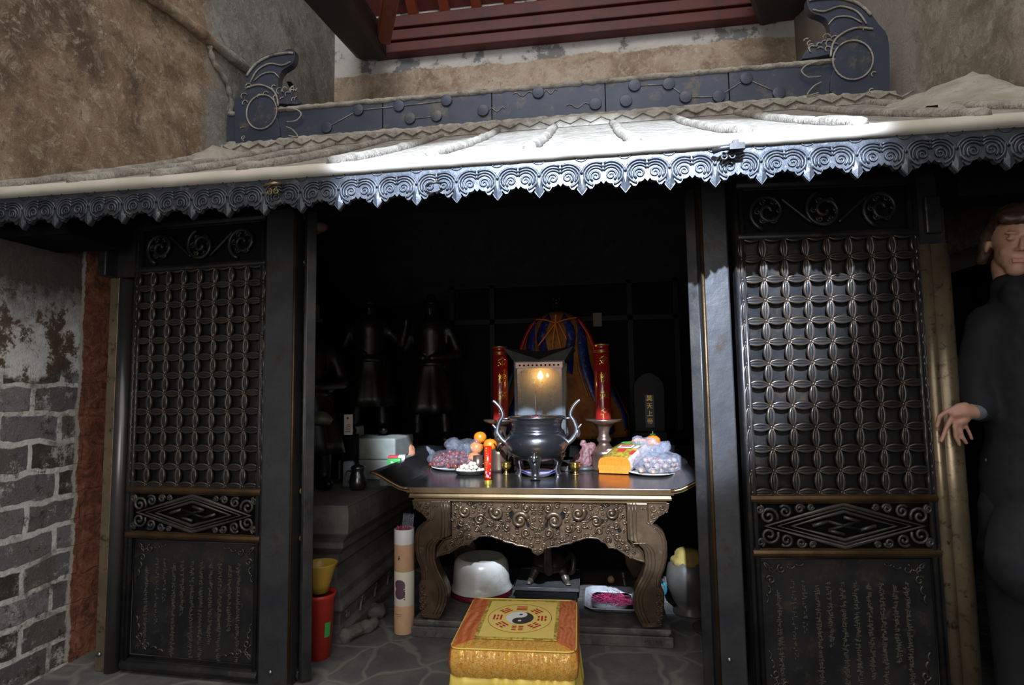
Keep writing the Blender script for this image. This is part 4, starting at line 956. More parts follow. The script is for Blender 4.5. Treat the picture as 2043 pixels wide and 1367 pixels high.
M['packside'] = pm('pale_pink_side_print', (.45, .33, .33), (.55, .50, .48), 60, .3, c3=(.50, .12, .14), s3=70, coat=.4)
mb.build('packet_body', [M['orangepack'], M['packwin'], M['packside']], sn)
def pq(mb, u0, v0, u1, v1, up=1.15): mb.add([pk(u0, v0, up), pk(u1, v0, up), pk(u1, v1, up), pk(u0, v1, up)], [(0, 1, 2, 3)])
mb = MB(); pq(mb, .30, .40, .78, .56, 1.17); pq(mb, .0, .12, .14, .36, 1.10); pq(mb, .80, .44, .95, .62, 1.10); mb.build('white_label', M['white'], sn, solid=.0006)
mb = MB()
for k in range(5): pq(mb, .36+.075*k, .45, .42+.075*k, .52, 1.20)
pq(mb, .40, .22, .66, .36, 1.15); pq(mb, .86, .16, 1.0, .34, 1.06); pq(mb, .03, .18, .11, .26, 1.14); mb.build('red_print', M['redenamel'], sn, solid=.0006)
mb = MB(); pq(mb, .1, .80, .42, .90, 1.12); pq(mb, .66, .74, .92, .84, 1.10); pq(mb, .72, .38, .77, .42, 1.16); mb.build('green_print', M['foilgreen'], sn, solid=.0006)
mb = MB(); mb.add([pk(-.04, 0, .5), pk(1.04, 0, .5), (W_+.0, -.022, .004), (-.0, -.022, .004)], [(0, 1, 2, 3)]); mb.add([pk(0, 1, .5), pk(1, 1, .5), tuple(Vector(pk(1.1, 1, .8))+Vector((0, .03, .02))), tuple(Vector(pk(.45, 1, .8))+Vector((0, .035, .03)))], [(0, 1, 2, 3)])
mb.build('sealed_end', M['orangepack'], sn, solid=.003)
# bag of candies on a plate
q = T(1318, 952); cc = Vector((q.x, q.y+.10, Z0))
tag(MB().lathe([(0, 0), (.08, 0), (.09, .003), (.135, .016), (.137, .019), (.09, .007), (0, .004)], 36).build('plate', M['white'], loc=(cc.x-.03, cc.y, Z0)), 'white plate under the bag of wrapped candies', 'plate')
random.seed(12); cpz = []
for z_, n, rx in ((.026, 12, .12), (.052, 10, .10), (.078, 7, .075)):
    for _ in range(n):
        for _t in range(40):
            a = random.uniform(0, 6.3); r = math.sqrt(random.random()); p_ = cc+Vector((rx*r*cos(a), rx*.75*r*sin(a), z_))
            if all((p_-o_).length > .030 for o_ in cpz): cpz.append(p_); break
for k, p_ in enumerate(cpz):
    o = thing('wrapped_candy', 'beige candy in a clear wrapper with red print, inside the right-hand bag', 'candy', p_, random.uniform(0, 3), 'wrapped candies in the right-hand bag')
    MB().cap((-.012, 0, 0), (.012, 0, 0), .013, .013, 10).build('sweet', M['candy'], o)
    mb = MB()
    for s in (1, -1): mb.add([(s*.022, 0, 0), (s*.042, -.014, .004), (s*.042, .014, .002)], [(0, 1, 2)])
    mb.tube([(-.004, 0, 0), (.005, 0, 0)], .0138, 10, up=(0, 0, 1)); mb.build('wrapper', M['redenamel'], o)
mb = MB().ell((0, 0, .062), (.135, .10, .06), 28, 16).ell((.07, .0, .06), (.085, .07, .055), 20, 12).cap((-.02, .04, .10), (-.10, .10, .165), .05, .04).cap((-.02, .04, .12), (.05, .05, .15), .045, .03).ell((-.06, .08, .17), (.07, .05, .03))
tag(mb.build('plastic_bag', M['plastic2'], loc=cc, vox=.007, smooth_it=2, disp=(.06, .05, 4)), 'clear crumpled plastic bag of wrapped candies at the right of the table', 'plastic bag')
p_ = pY(1303, 882, 3.46); o = thing('orange_fruit', 'single orange with a green leafy stem behind the right-hand plastic bag', 'orange', p_)
r = .044; MB().lathe([(0, -r*.88), (r*.45, -r*.80), (r*.85, -r*.48), (r, 0), (r*.88, r*.48), (r*.5, r*.80), (r*.12, r*.87), (0, r*.84)], 24).build('peel', M['orange'], o)
mb = MB().tube([(0, 0, r*.8), (0, 0, r*1.4)], .0022, 6)
for a in range(5): mb.add([(0, 0, r*.95), (.018*cos(a*1.26+.3), .018*sin(a*1.26+.3), r*.98), (.006*cos(a*1.26), .006*sin(a*1.26), r*1.08)], [(0, 1, 2)])
mb.build('stem', M['leaf'], o, solid=.001)
tag(MB().lathe([(0, 0), (.07, 0), (.09, .03), (.07, .09), (.05, .115), (0, .115)], 24).build('offering_stand', M['dust_dark'], loc=(p_.x, 3.50, Z0)), 'dark stand holding up the single orange behind the right-hand bag', 'stand')
# ------------------------------------------------------------- stone plinth and what stands on it
PX, PY0 = -1.20, 2.70
pt_ = thing('stone_plinth', 'long carved dark stone plinth along the left inside of the shrine', 'plinth', (PX, PY0, 0))
prof = [(.02, 0), (.02, .05), (.05, .07), (.045, .13), (.03, .145), (.03, .165), (.055, .19), (.05, .23), (.085, .27), (.085, .34), (.07, .355), (.07, .40), (.045, .425), (.03, .44), (.03, .47), (.005, .50), (-.015, .52), (-.02, .60), (-.012, .645), (-.015, .655)]
mb = MB(); v = []; f = []; x0, y1 = -.93, 1.22
prof = [(i_*1.0, z) for i_, z in prof]
for i_, z in prof: v += [(x0, i_, z), (-i_, i_, z), (-i_, y1, z), (x0, y1, z)]
for i in range(len(prof)-1):
    for j in range(4): f.append((i*4+j, i*4+(j+1) % 4, (i+1)*4+(j+1) % 4, (i+1)*4+j))
k_ = (len(prof)-1)*4; f.append((k_, k_+1, k_+2, k_+3)); f.append((3, 2, 1, 0))
mb.add(v, f).build('moulded_body', M['stone'], pt_, bev=.004)
mb = MB()
for k in range(5):
    y = .12+.2*k
    mb.tube([(-.043, y+q[0], .10+q[2]) for q in spiral(0, 0, .004, .024, 1.4, 0, 1, 0, 10)], .005, 5, up=(1, 0, 0)); mb.tube([(-.02, y+.1, .08), (-.028, y+.14, .12), (-.03, y+.16, .09)], .006, 5, up=(1, 0, 0))
mb.build('base_carving', M['stone'], pt_)
tag(MB().cap((PX-.02, 2.74, .03), (PX+.06, 2.9, .03), .035, .03).ell((PX+.02, 3.05, .03), (.05, .06, .04)).build('stone_rubble', M['stone'], vox=.01, disp=(.04, .03)), 'broken stone lump on the floor at the foot of the plinth', 'stone')
ZP = .656
b3 = pY(750, 936, 3.5)
blk = thing('stone_block', 'pale grey stone pedestal block on the plinth, lit by the sunbeam', 'pedestal', (-1.40, 3.62, ZP))
MB().box((-.20, -.15, 0), (.18, .25, .12)).build('lower_step', M['block'], blk, bev=.008)
MB().box((-.19, -.13, .12), (.165, .24, .252)).build('upper_step', M['block'], blk, bev=.012)
MB().box((-.19, .0, .252), (-.13, .1, .32)).build('corner_stub', M['block'], blk, bev=.01)
q = pY(714, 974, 3.12)
jg = thing('lidded_jug', 'shiny dark metal lidded jug on the front of the plinth', 'jug', (q.x, 3.12, ZP))
MB().lathe([(0, 0), (.038, 0), (.046, .02), (.050, .045), (.044, .075), (.036, .095), (.037, .112), (.040, .118), (.040, .124), (.034, .132), (.01, .140), (.006, .15), (0, .152)], 32).build('body', M['steel_dark2'] if False else M['silver'], jg)
MB().tube(smooth_path([(-.036, 0, .10), (-.065, 0, .10), (-.070, 0, .06), (-.046, 0, .035)], 5), .004, 6).build('handle', M['silver'], jg)
q = pY(699, 955, 3.24); tag(MB().lathe([(0, 0), (.032, 0), (.034, .13), (.030, .14), (.028, .14), (.03, .01), (0, .01)], 24).build('glass_jar', M['glass'], loc=(q.x-.01, 3.24, ZP)), 'clear glass jar behind the metal jug on the plinth', 'jar')
q = pY(695, 846, 3.34)
cd_ = thing('paper_card', 'cream paper card with dark printing propped above the plinth', 'card', (q.x, 3.34, q.z-.065), radians(8))
MB().box((-.026, -.001, 0), (.026, .001, .122)).build('card_sheet', M['cream'], cd_)
mb = MB()
for k in range(5): mb.box((-.018+.002*k, -.0015, .018+.01*k), (.014, -.0011, .022+.01*k))
mb.ell((-.004, -.0012, .10), (.007, .0005, .007), 10, 6); mb.build('printing', M['plum'], cd_)
tag(MB().box((q.x-.05, 3.345, ZP), (q.x+.03, 3.43, q.z-.066)).build('dark_box', M['soffit']), 'black wooden box under the cream card', 'box')
for (px, py, Y, w3, h3, mname, lab, nm) in ((792, 918, 3.36, .10, .055, 'redbox', 'red and white printed tea box on the plinth behind the green one', 'tea_box'), (787, 925, 3.27, .075, .058, 'greenbox', 'bright green printed tea box on the plinth beside the table end', 'tea_box')):
    M[mname] = pm(mname, (.65, .03, .04) if mname == 'redbox' else (.05, .45, .09), None, rough=.4)
    q = pY(px, py, Y); t = thing(nm, lab, 'box', (q.x, Y, q.z-h3/2), radians(12))
    MB().box((-w3/2, -.03, 0), (w3/2, .03, h3)).build('carton', M[mname], t, bev=.001)
    if mname == 'greenbox':
        mb = MB(); mb.ell((-.012, -.0305, .040), (.008, .0005, .006), 8, 5).ell((.0, -.0305, .033), (.006, .0005, .005), 8, 5); mb.build('flower_print', M['white'], t)
        MB().box((-.035, -.0306, .004), (.02, -.0301, .014)).build('pale_strip', M['bun'], t)
    else: MB().box((.012, -.0306, 0), (w3/2+.0004, .0306, h3+.0004)).build('white_end', M['white'], t)
tag(MB().box((-1.24, 3.24, ZP), (-1.10, 3.44, pY(790, 936, 3.27).z-.006)).build('stone_slab', M['stone'], bev=.005), 'stone slab carrying the tea boxes', 'slab')
q = pY(803, 892, 3.72)
tag(MB().ell((0, 0, .0), (.055, .05, .075)).cap((-.02, 0, .03), (-.045, 0, .085), .035, .015).build('cloth_pouch', M['terracotta'], loc=(q.x, 3.80, ZP+.07+.06), vox=.008, disp=(.04, .03)), 'crumpled terracotta cloth pouch behind the pale stone block', 'pouch')

# dark statues
def statue(x, y, z, H, lab, pose, rz=0, name='guardian_statue'):
    t = thing(name, lab, 'statue', (x, y, z), rz); s = H/1.0
    mb = MB(); mb.x = Matrix.Scale(s, 4)
    mb.ell((0, -.01, .93), (.052, .058, .07)).cap((0, 0, .86), (0, 0, .82), .03, .04).ell((0, -.066, .925), (.010, .012, .014)).ell((-.02, -.055, .94), (.013, .01, .008)).ell((.02, -.055, .94), (.013, .01, .008)).ell((0, -.055, .895), (.016, .012, .007))
    mb.cap((0, .0, .78), (0, .01, .56), .115, .10, 20).cap((-.12, 0, .775), (.12, 0, .775), .06, .06)
    for sx in (1, -1):
        if pose == 'raised' and sx > 0: mb.cap((.14, 0, .76), (.24, -.04, .66), .045, .036).cap((.24, -.04, .66), (.27, -.10, .80), .036, .024).ell((.272, -.105, .83), (.024, .02, .03))
        else: mb.cap((sx*.14, 0, .76), (sx*.20, -.02, .60), .048, .038).cap((sx*.20, -.02, .60), (sx*.05, -.13, .58), .038, .026).ell((sx*.03, -.14, .58), (.028, .022, .026))
        mb.cap((sx*.07, 0, .52), (sx*.09, -.01, .26), .085, .06).cap((sx*.09, -.01, .26), (sx*.10, 0, .05), .05, .042).cap((sx*.10, .0, .03), (sx*.11, -.09, .025), .04, .03)
    mb.build('body', M['statue'], t, vox=.012*max(1, s), smooth_it=2)
    mb = MB(); mb.x = Matrix.Scale(s, 4)
    mb.lathe([(.118, .58), (.128, .55), (.125, .52), (.16, .42), (.20, .27), (.215, .20), (.20, .20), (.15, .40), (.11, .52)], 40, wob=lambda a, z: 1+.06*sin(a*9)*(1 if z < .5 else .2))
    mb.lathe([(.12, .56), (.135, .55), (.135, .53), (.12, .52)], 28, caps=False)
    mb.build('armour_skirt', M['statue'], t)
    mb = MB(); mb.x = Matrix.Scale(s, 4)
    if pose == 'hat': mb.box((-.06, -.04, .965), (.06, .05, 1.06)); mb.box((-.075, -.05, .955), (.075, .06, .975))
    elif pose == 'raised': mb.lathe([(.056, .955), (.06, .97), (.045, 1.0), (.02, 1.04), (.012, 1.07), (0, 1.08)], 18)
    else: mb.lathe([(.055, .955), (.058, .97), (.05, .99), (.03, 1.0), (.028, 1.03), (0, 1.05)], 18)
    mb.build('headdress', M['statue'], t)
    return t
s1 = statue(-1.60, 3.06, ZP+.015, .97, 'dark statue with a square hat at the front left of the plinth', 'hat', radians(35))
s2 = statue(-1.50, 3.72, ZP+.268, .90, 'dark statue with one raised hand standing on the pale stone block', 'raised', radians(20))
s3 = statue(-1.22, 4.25, .815, 1.08, 'tall dark guardian statue in long armour left of the robed deity', 'calm', radians(5))
tag(MB().lathe([(0, 0), (.06, -.02), (.09, -.055), (.075, -.085), (.07, -.08), (.08, -.055), (.05, -.028), (0, -.01)], 20, sx=1, sy=.7).build('draped_scarf', M['cream_dark'] if 'cream_dark' in M else pm('dull_green_silk', (.09, .09, .055), (.15, .15, .10), 20, .5, .2), loc=(-1.50, 2.985, 1.11)), 'dull pale green silk scrap hanging from the hatted statue', 'cloth')
# altar step at the back with the enthroned deity
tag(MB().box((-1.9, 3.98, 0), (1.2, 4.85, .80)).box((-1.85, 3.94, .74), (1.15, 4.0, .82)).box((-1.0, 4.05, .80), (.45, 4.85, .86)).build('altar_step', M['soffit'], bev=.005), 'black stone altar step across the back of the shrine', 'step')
M['backwood'] = pm('sooty_lacquer', (.003, .003, .0035), (.006, .005, .0045), 6, .6, spec=.25)
bs_ = thing('back_screen', 'black carved lattice screen behind the deity', 'screen', (-.30, 4.72, .861))
MB().box((-.85, 0, 0), (.95, .04, 1.35)).build('panel', M['soffit'], bs_)
for x_ in (-.86, -.52, .60, .96): MB().box((x_-.02, -.05, 0), (x_+.02, .0, 1.35)).build('post', M['backwood'], bs_)
for z_ in (.9, 1.2, 1.35): MB().box((-.9, -.05, z_-.02), (1.0, .0, z_+.02)).build('rail', M['backwood'], bs_)
# deity
M['robe'] = pm('orange_gold_robe', (.20, .055, .012), (.42, .17, .03), 9, .45, .2, 22, .3, c3=(.03, .015, .02), s3=9)
M['robe_blue'] = pm('blue_robe_band', (.004, .008, .06), (.01, .025, .18), 9, .45, .1, c3=(.25, .18, .05), s3=40)
M['robe_red'] = pm('red_robe_band', (.40, .02, .01), (.55, .04, .015), 12, .45)
M['teal'] = pm('teal_embroidery', (.0, .16, .20), rough=.5)
dt = thing('deity_statue', 'enthroned dark-faced deity draped in an orange robe with blue and red bands', 'statue', (-.255, 4.25, .86))
def bx2(z):  # half width, half depth of the robe at a height
    pts = [(0, .50, .33), (.15, .49, .32), (.35, .40, .27), (.55, .32, .23), (.72, .255, .19), (.83, .20, .15), (.88, .11, .10), (.90, .06, .06)]
    for (z0, a, b), (z1, c_, d) in zip(pts, pts[1:]):
        if z <= z1: t = (z-z0)/(z1-z0); return a+(c_-a)*t, b+(d-b)*t
    return pts[-1][1:]
mb = MB(); n = 72; v = []; f = []; zs = [.905*i/30 for i in range(31)]
for z in zs:
    a, b = bx2(z)
    for j in range(n):
        q_ = 2*pi*j/n; w_ = 1+.022*sin(q_*13+z*3)*(1-z*.8)+.012*sin(q_*29); v.append((a*w_*cos(q_), b*w_*sin(q_), z))
for i in range(30):
    for j in range(n): f.append((i*n+j, i*n+(j+1) % n, (i+1)*n+(j+1) % n, (i+1)*n+j))
f.append(tuple(range(n))[::-1]); f.append(tuple(range(30*n, 31*n)))
body = mb.add(v, f, True).build('robe', M['robe'], dt)
mb = MB().ell((0, -.02, .985), (.062, .068, .085)).cap((0, 0, .93), (0, 0, .88), .035, .045).ell((0, -.088, .985), (.011, .014, .016)).ell((-.024, -.078, 1.0), (.016, .01, .008)).ell((.024, -.078, 1.0), (.016, .01, .008)).ell((0, -.08, .95), (.018, .01, .006)).ell((-.063, -.01, .98), (.012, .015, .03)).ell((.063, -.01, .98), (.012, .015, .03))
mb.build('head', M['statue'], dt, vox=.008, smooth_it=1)
MB().lathe([(.062, 1.02), (.066, 1.04), (.05, 1.06), (.03, 1.07), (.028, 1.10), (0, 1.11)], 18).build('headdress', M['statue'], dt)
def band(pts, wd, mat, nm, off=.012, parent=dt):     # pts: (angle from front, z)
    P_ = smooth_path([(a, 0, z) for a, z in pts], 6); v = []; f = []
    for i, p_ in enumerate(P_):
        t_ = (P_[min(i+1, len(P_)-1)]-P_[max(i-1, 0)]).normalized()
        for s in (-1, 1):
            z = max(.0, min(.90, p_.z+s*wd/2*t_.x*.9)); a, b = bx2(z); q_ = p_.x-s*(wd/2)*t_.z/max(a, .1)
            v.append(((a+off)*sin(q_), -(b+off)*cos(q_), z))
    for i in range(len(P_)-1): f.append((2*i, 2*i+1, 2*i+3, 2*i+2))
    return MB().add(v, f, True).build(nm, mat, parent, solid=.006)
for s in (1, -1):
    band([(s*.9, .83), (s*.75, .72), (s*.62, .52), (s*.66, .30), (s*.80, .03)], .085, M['robe_blue'], 'blue_band')
    band([(s*.86, .84), (s*1.02, .70), (s*1.0, .58)], .05, M['robe_red'], 'red_band', .022)
    band([(s*.30, .86), (s*.42, .74), (s*.30, .60), (s*.22, .45)], .07, M['robe_dark'] if 'robe_dark' in M else M['robe_blue'], 'inner_band', .008)
    band([(s*.66, .80), (s*.50, .66), (s*.44, .50), (s*.50, .28)], .014, M['robe'], 'orange_edge', .020)
    band([(s*1.25, .55), (s*1.15, .35), (s*1.2, .05)], .08, M['robe_blue'], 'blue_band')
    band([(s*1.05, .45), (s*1.0, .30)], .04, M['teal'], 'embroidery', .02)
M['cord'] = pm('orange_cord', (.65, .16, .02), rough=.5)
z0 = .86; yk = -.235
for pts in ([(-.15, -.085, .845), (-.08, -.16, .83), (0, -.215, .80)], [(.15, -.085, .85), (.08, -.16, .83), (0, -.215, .80)], [(0, -.215, .80), (-.05, -.235, .73), (-.12, -.25, .64)], [(0, -.215, .80), (-.015, -.24, .70), (-.02, -.25, .62)], [(0, -.215, .80), (.02, -.24, .70), (.035, -.25, .62)], [(.02, -.215, .80), (.05, -.24, .74), (.075, -.25, .68)], [(0, -.22, .80), (.005, -.22, .86)]):
    MB().tube(smooth_path([(a, b-.03, c_) for a, b, c_ in pts], 4), .0055, 6, flat=.5).build('robe_cord', M['cord'], dt)
q = pY(1192, 636, 4.6); tag(MB().box((-.035, 0, -.055), (.035, .003, .055)).build('paper_slip', pm('old_paper_slip', (.16, .14, .10), rough=.8), loc=(q.x, 4.66, q.z)), 'small faded paper slip pinned up right of the deity', 'paper')
# spirit tablet on the right
q = pY(1299, 830, 3.95)
tb = thing('spirit_tablet', 'black carved spirit tablet with four small gold characters right of the right candle', 'tablet', (q.x, 4.05, .82))
MB().box((-.11, -.03, 0), (.11, .06, .08)).build('foot', M['backwood'], tb, bev=.006)
MB().prism([(-.10, .08), (.10, .08), (.105, .36), (.10, .41), (.07, .45), (.035, .475), (0, .485), (-.035, .475), (-.07, .45), (-.10, .41), (-.105, .36)], -.01, .03).build('board', M['backwood'], tb, bev=.006)
MB().box((-.03, -.014, .11), (.03, -.009, .33)).build('name_strip', pm('dark_violet_strip', (.02, .014, .022), rough=.5), tb)
for k, c_ in enumerate('昊天上帝'): ch_text(c_, .042, M['foil_dark'], 'gold_character', tb, (lambda kk: (lambda v_: Vector((v_.x, -.0145-v_.z, .305-kk*.052+v_.y))))(k))
# hanging bell bowl near the top left of the opening
q = pY(627, 455, 2.62); b_ = thing('hanging_bowl', 'tan lacquered bowl hanging at the top left of the opening', 'bowl', (q.x, 2.62, q.z))
MB().lathe([(0, -.022), (.035, -.020), (.058, -.006), (.066, .014), (.062, .016), (.05, 0), (.03, -.012), (0, -.014)], 32).build('bowl_body', M['flesh_wood'], b_)
MB().tube([(.01, 0, -.012), (-.01, 0, .12)], .0015, 5).build('string', M['redenamel'], b_)
# bucket and basin left of the plinth
q = pZ(624, 1300, 0)
b_ = thing('red_bucket', 'red plastic bucket on the floor at the left edge of the opening', 'bucket', (-1.272, 2.58, 0)); b_.scale = (.66, .66, 1)
MB().lathe([(0, 0), (.075, 0), (.105, .265), (.112, .27), (.112, .285), (.102, .285), (.098, .26), (.07, .01), (0, .01)], 36).build('bucket_body', M['bucketred'], b_)
MB().lathe([(0, .262), (.098, .262), (.10, .27), (0, .275)], 30).build('lid', M['deepred'], b_)
mb = MB(); v = []
for i in range(5):
    a = .85+.12*i
    for z, r in ((.10, .0875), (.165, .0950)): v.append(((r+.001)*sin(a), -(r+.001)*cos(a), z))
mb.add(v, [(2*i, 2*i+2, 2*i+3, 2*i+1) for i in range(4)]).build('label', M['foilgreen'], b_)
tag(MB().lathe([(0, 0), (.055, 0), (.068, .04), (.095, .10), (.108, .125), (.110, .13), (.098, .128), (.08, .09), (.05, .012), (0, .012)], 36).build('ochre_basin', M['bucketyellow'], loc=(-1.272, 2.58, .288), scl=(.72, .72, 1)), 'ochre plastic basin standing on the red bucket', 'basin')

# ------------------------------------------------------------- floor things
q = pZ(808, 1268, 0)
it = thing('incense_tube', 'tall kraft and white paper tube of incense left of the table leg', 'tube', (q.x-.02, q.y+.05, 0), 0)
TR = .050
for z0, z1, mt, nm in ((0, .135, 'kraft', 'lower_sleeve'), (.135, .30, 'cream', 'printed_sleeve'), (.30, .432, 'kraft', 'upper_sleeve'), (.432, .505, 'white', 'white_collar')):
    MB().lathe([(TR, z0), (TR+.0005, z0+.002), (TR+.0005, z1-.001), (TR, z1)], 40, caps=False).build(nm, M[mt], it)
MB().lathe([(TR-.001, .0), (TR-.001, .503), (TR-.004, .503), (TR-.004, .48), (0, .48)], 32).build('inner_card', M['cream'], it)
def cyl_blob(mb, cx, cz, rx, rz_, R_=TR+.0012, n=24):
    K_ = 5 if rx > .01 else 1
    v = [(R_*sin(cx), -R_*cos(cx), cz)]+[(R_*sin(cx+k_/K_*rx*cos(2*pi*i/n)/R_), -R_*cos(cx+k_/K_*rx*cos(2*pi*i/n)/R_), cz+k_/K_*rz_*sin(2*pi*i/n)) for k_ in range(1, K_+1) for i in range(n)]
    mb.add(v, [(0, 1+i, 1+(i+1) % n) for i in range(n)]+[(1+k_*n+i, 1+(k_+1)*n+i, 1+(k_+1)*n+(i+1) % n, 1+k_*n+(i+1) % n) for k_ in range(K_-1) for i in range(n)])
mb = MB(); a0 = -.17
cyl_blob(mb, a0, .238, .029, .026); cyl_blob(mb, a0, .196, .029, .026); cyl_blob(mb, a0, .217, .022, .02, TR+.0013)
mb.build('plum_emblem', M['plum'], it)
mb = MB(); cyl_blob(mb, a0-.05, .368, .006, .003); cyl_blob(mb, a0-.05, .376, .003, .004)
for k in range(6): cyl_blob(mb, a0+.05+.45+.0*k, .225-.011*k, .0035, .0042, TR+.0012, 5)
for k in range(14): cyl_blob(mb, a0-.45+.055*k, .098, .0018, .0014, TR+.0012, 4)
for k in range(9): cyl_blob(mb, a0-.32+.055*k, .089, .0018, .0014, TR+.0012, 4)
for k in range(4): cyl_blob(mb, a0-.13+.03*k, .362, .002, .0035, TR+.0012, 4)
mb.build('small_print', M['ink'], it)
mb = MB(); random.seed(8)
for _ in range(60):
    a = random.uniform(0, 6.3); r = TR*.85*math.sqrt(random.random()); mb.tube([(r*cos(a), r*sin(a), .40), (r*cos(a)*1.02, r*sin(a)*1.02, .508+.01*random.random())], .0014, 5)
tag(mb.build('incense_bundle', M['pink'], loc=(q.x-.02, q.y+.05, 0)), 'bundle of pink incense sticks filling the paper tube', 'incense', kind='stuff')
tag(MB().box((-.026, -.02, 0), (.03, .02, .085)).build('plastic_sleeve', M['plastic'], loc=(q.x-.008, q.y+.05, .49), solid=0, rz=(0, radians(6), .3)), 'open clear plastic sleeve sticking out of the incense tube', 'sleeve')
# white enamel basin turned upside down on a dark red one
bz = pZ(951, 1222, .03)
tag(MB().lathe([(0, 0), (.165, 0), (.170, .012), (.165, .028), (0, .03)], 40).build('red_basin', M['deepred'], loc=(-.645, 3.23, .082)), 'dark red plastic basin rim under the white enamel basin', 'basin')
b_ = thing('enamel_basin', 'white enamel basin upside down under the left of the table', 'basin', (-.645, 3.23, .112))
MB().lathe([(.168, 0), (.172, .006), (.165, .010), (.157, .04), (.152, .12), (.145, .148), (.128, .166), (.118, .168), (.10, .166), (0, .166)], 48).build('basin_body', M['white_enamel'], b_)
MB().lathe([(.116, .1665), (.119, .1690), (.122, .1665)], 40, caps=False).build('foot_ring', M['dust'], b_)
# tortoise stand on a black tray
q = pZ(1095, 1176, .16)
tr = thing('black_tray', 'square black metal tray on a low stand under the middle of the table', 'tray', (-.28, 3.30, .081))
MB().box((-.165, -.16, 0), (.165, .16, .055)).build('stand', M['soffit'], tr, bev=.004)
MB().box((-.175, -.17, .055), (.175, .17, .066)).build('plate', M['dust_dark'], tr, bev=.002)
MB().tube([(-.172, -.167, .068), (.172, -.167, .068), (.172, .167, .068), (-.172, .167, .068)], .006, 6, close=True).build('raised_rim', M['dust_dark'], tr)
M['bronze_brown'] = pm('brown_black_bronze', (.035, .028, .022), (.075, .055, .04), 9, .35, .4, 60, .3)
to = thing('tortoise_figure', 'dark bronze tortoise and serpent figure on the black tray', 'figure', (-.27, 3.32, .148), 0)
mb = MB().ell((0, 0, .085), (.095, .115, .058), 28, 16).ell((0, 0, .065), (.105, .125, .02), 28, 8)
for sx in (1, -1):
    mb.cap((sx*.075, -.07, .06), (sx*.095, -.10, .02), .026, .02).cap((sx*.095, -.10, .015), (sx*.105, -.125, .012), .019, .014)
    for k in (-1, 0, 1): mb.cap((sx*.105+k*.010, -.125, .012), (sx*.108+k*.014, -.143, .008), .006, .004)
    mb.cap((sx*.075, .07, .06), (sx*.095, .10, .015), .026, .02)
mb.build('tortoise_body', M['bronze_brown'], to, vox=.005, smooth_it=1)
MB().cap((0, -.11, .07), (.0, -.135, .13), .028, .024).cap((0, -.135, .13), (0, -.14, .20), .024, .022).cap((0, -.14, .20), (.0, -.165, .235), .024, .020).build('neck_and_head', M['bronze_brown'], to, vox=.005)
mb = MB()
for k in range(3): mb.tube([((.10-.014*k)*cos(a), -.004+(.122-.02*k)*sin(a), .082+.017*k) for a in [2*pi*i/28 for i in range(28)]], .0035, 5, close=True)
mb.tube(smooth_path([(.09, .02, .09), (.12, -.03, .14), (.135, -.07, .12), (.13, -.09, .07), (.11, -.08, .05)], 5), .014, 8)
mb.build('shell_rings_and_serpent', M['bronze'], to)
# steel tray with spent pink sticks
ty = thing('steel_tray', 'shallow steel tray on the table foot holding spent incense', 'tray', (.065, 3.16, .081))
mb = MB(); W2, D2 = .135, .165
v = []; 
for (a, b, z) in ((W2-.03, D2-.03, .004), (W2-.018, D2-.018, .006), (W2-.004, D2-.004, .026), (W2+.006, D2+.006, .028), (W2+.008, D2+.008, .025)):
    for i in range(24):
        q_ = 2*pi*i/24+.13; c_, s_ = cos(q_), sin(q_); k_ = (abs(c_)**8+abs(s_)**8)**(-1/8); v.append((a*c_*k_, b*s_*k_, z))
f = [(r_*24+i, r_*24+(i+1) % 24, (r_+1)*24+(i+1) % 24, (r_+1)*24+i) for r_ in range(4) for i in range(24)]+[tuple(range(24))]
mb.add(v, f, True).build('tray_body', M['traysteel'], ty, solid=.002)
mb = MB(); random.seed(41)
for _ in range(110):
    a = random.uniform(0, 6.3); x_, y_ = random.gauss(.0, .045), random.gauss(-.04, .035); x_ = max(-.10, min(.10, x_)); y_ = max(-.12, min(.10, y_)); L = random.uniform(.02, .055)
    mb.tube([(x_-L*cos(a), y_-L*sin(a)*.8, .012+.03*random.random()), (x_+L*cos(a), y_+L*sin(a)*.8, .012+.03*random.random())], .0012, 4)
tag(mb.build('spent_incense', M['pink'], loc=(.065, 3.17, .083)), 'tangle of spent pink incense sticks in the steel tray', 'incense', kind='stuff')
q = pZ(1222, 1192, .10); tag(MB().ell((0, 0, 0), (.020, .019, .021), 18, 12).build('walnut', pm('walnut_shell', (.30, .18, .09), (.42, .27, .15), 40, .6, 0, 60, .8, bd=.006), loc=(q.x, 3.46, .102)), 'single walnut on the table foot behind the steel tray', 'walnut')
q = pY(1325, 1178, 2.98); tag(MB().tube([(cos(a)*.03, 0, sin(a)*.035) for a in [-1.2+.3*i for i in range(10)]], .006, 8).build('blue_plastic_strip', pm('bright_blue_plastic', (.02, .30, .45), rough=.4), loc=(q.x-.018, 3.0, q.z)), 'small bright blue plastic strip behind the right table leg', 'strip')
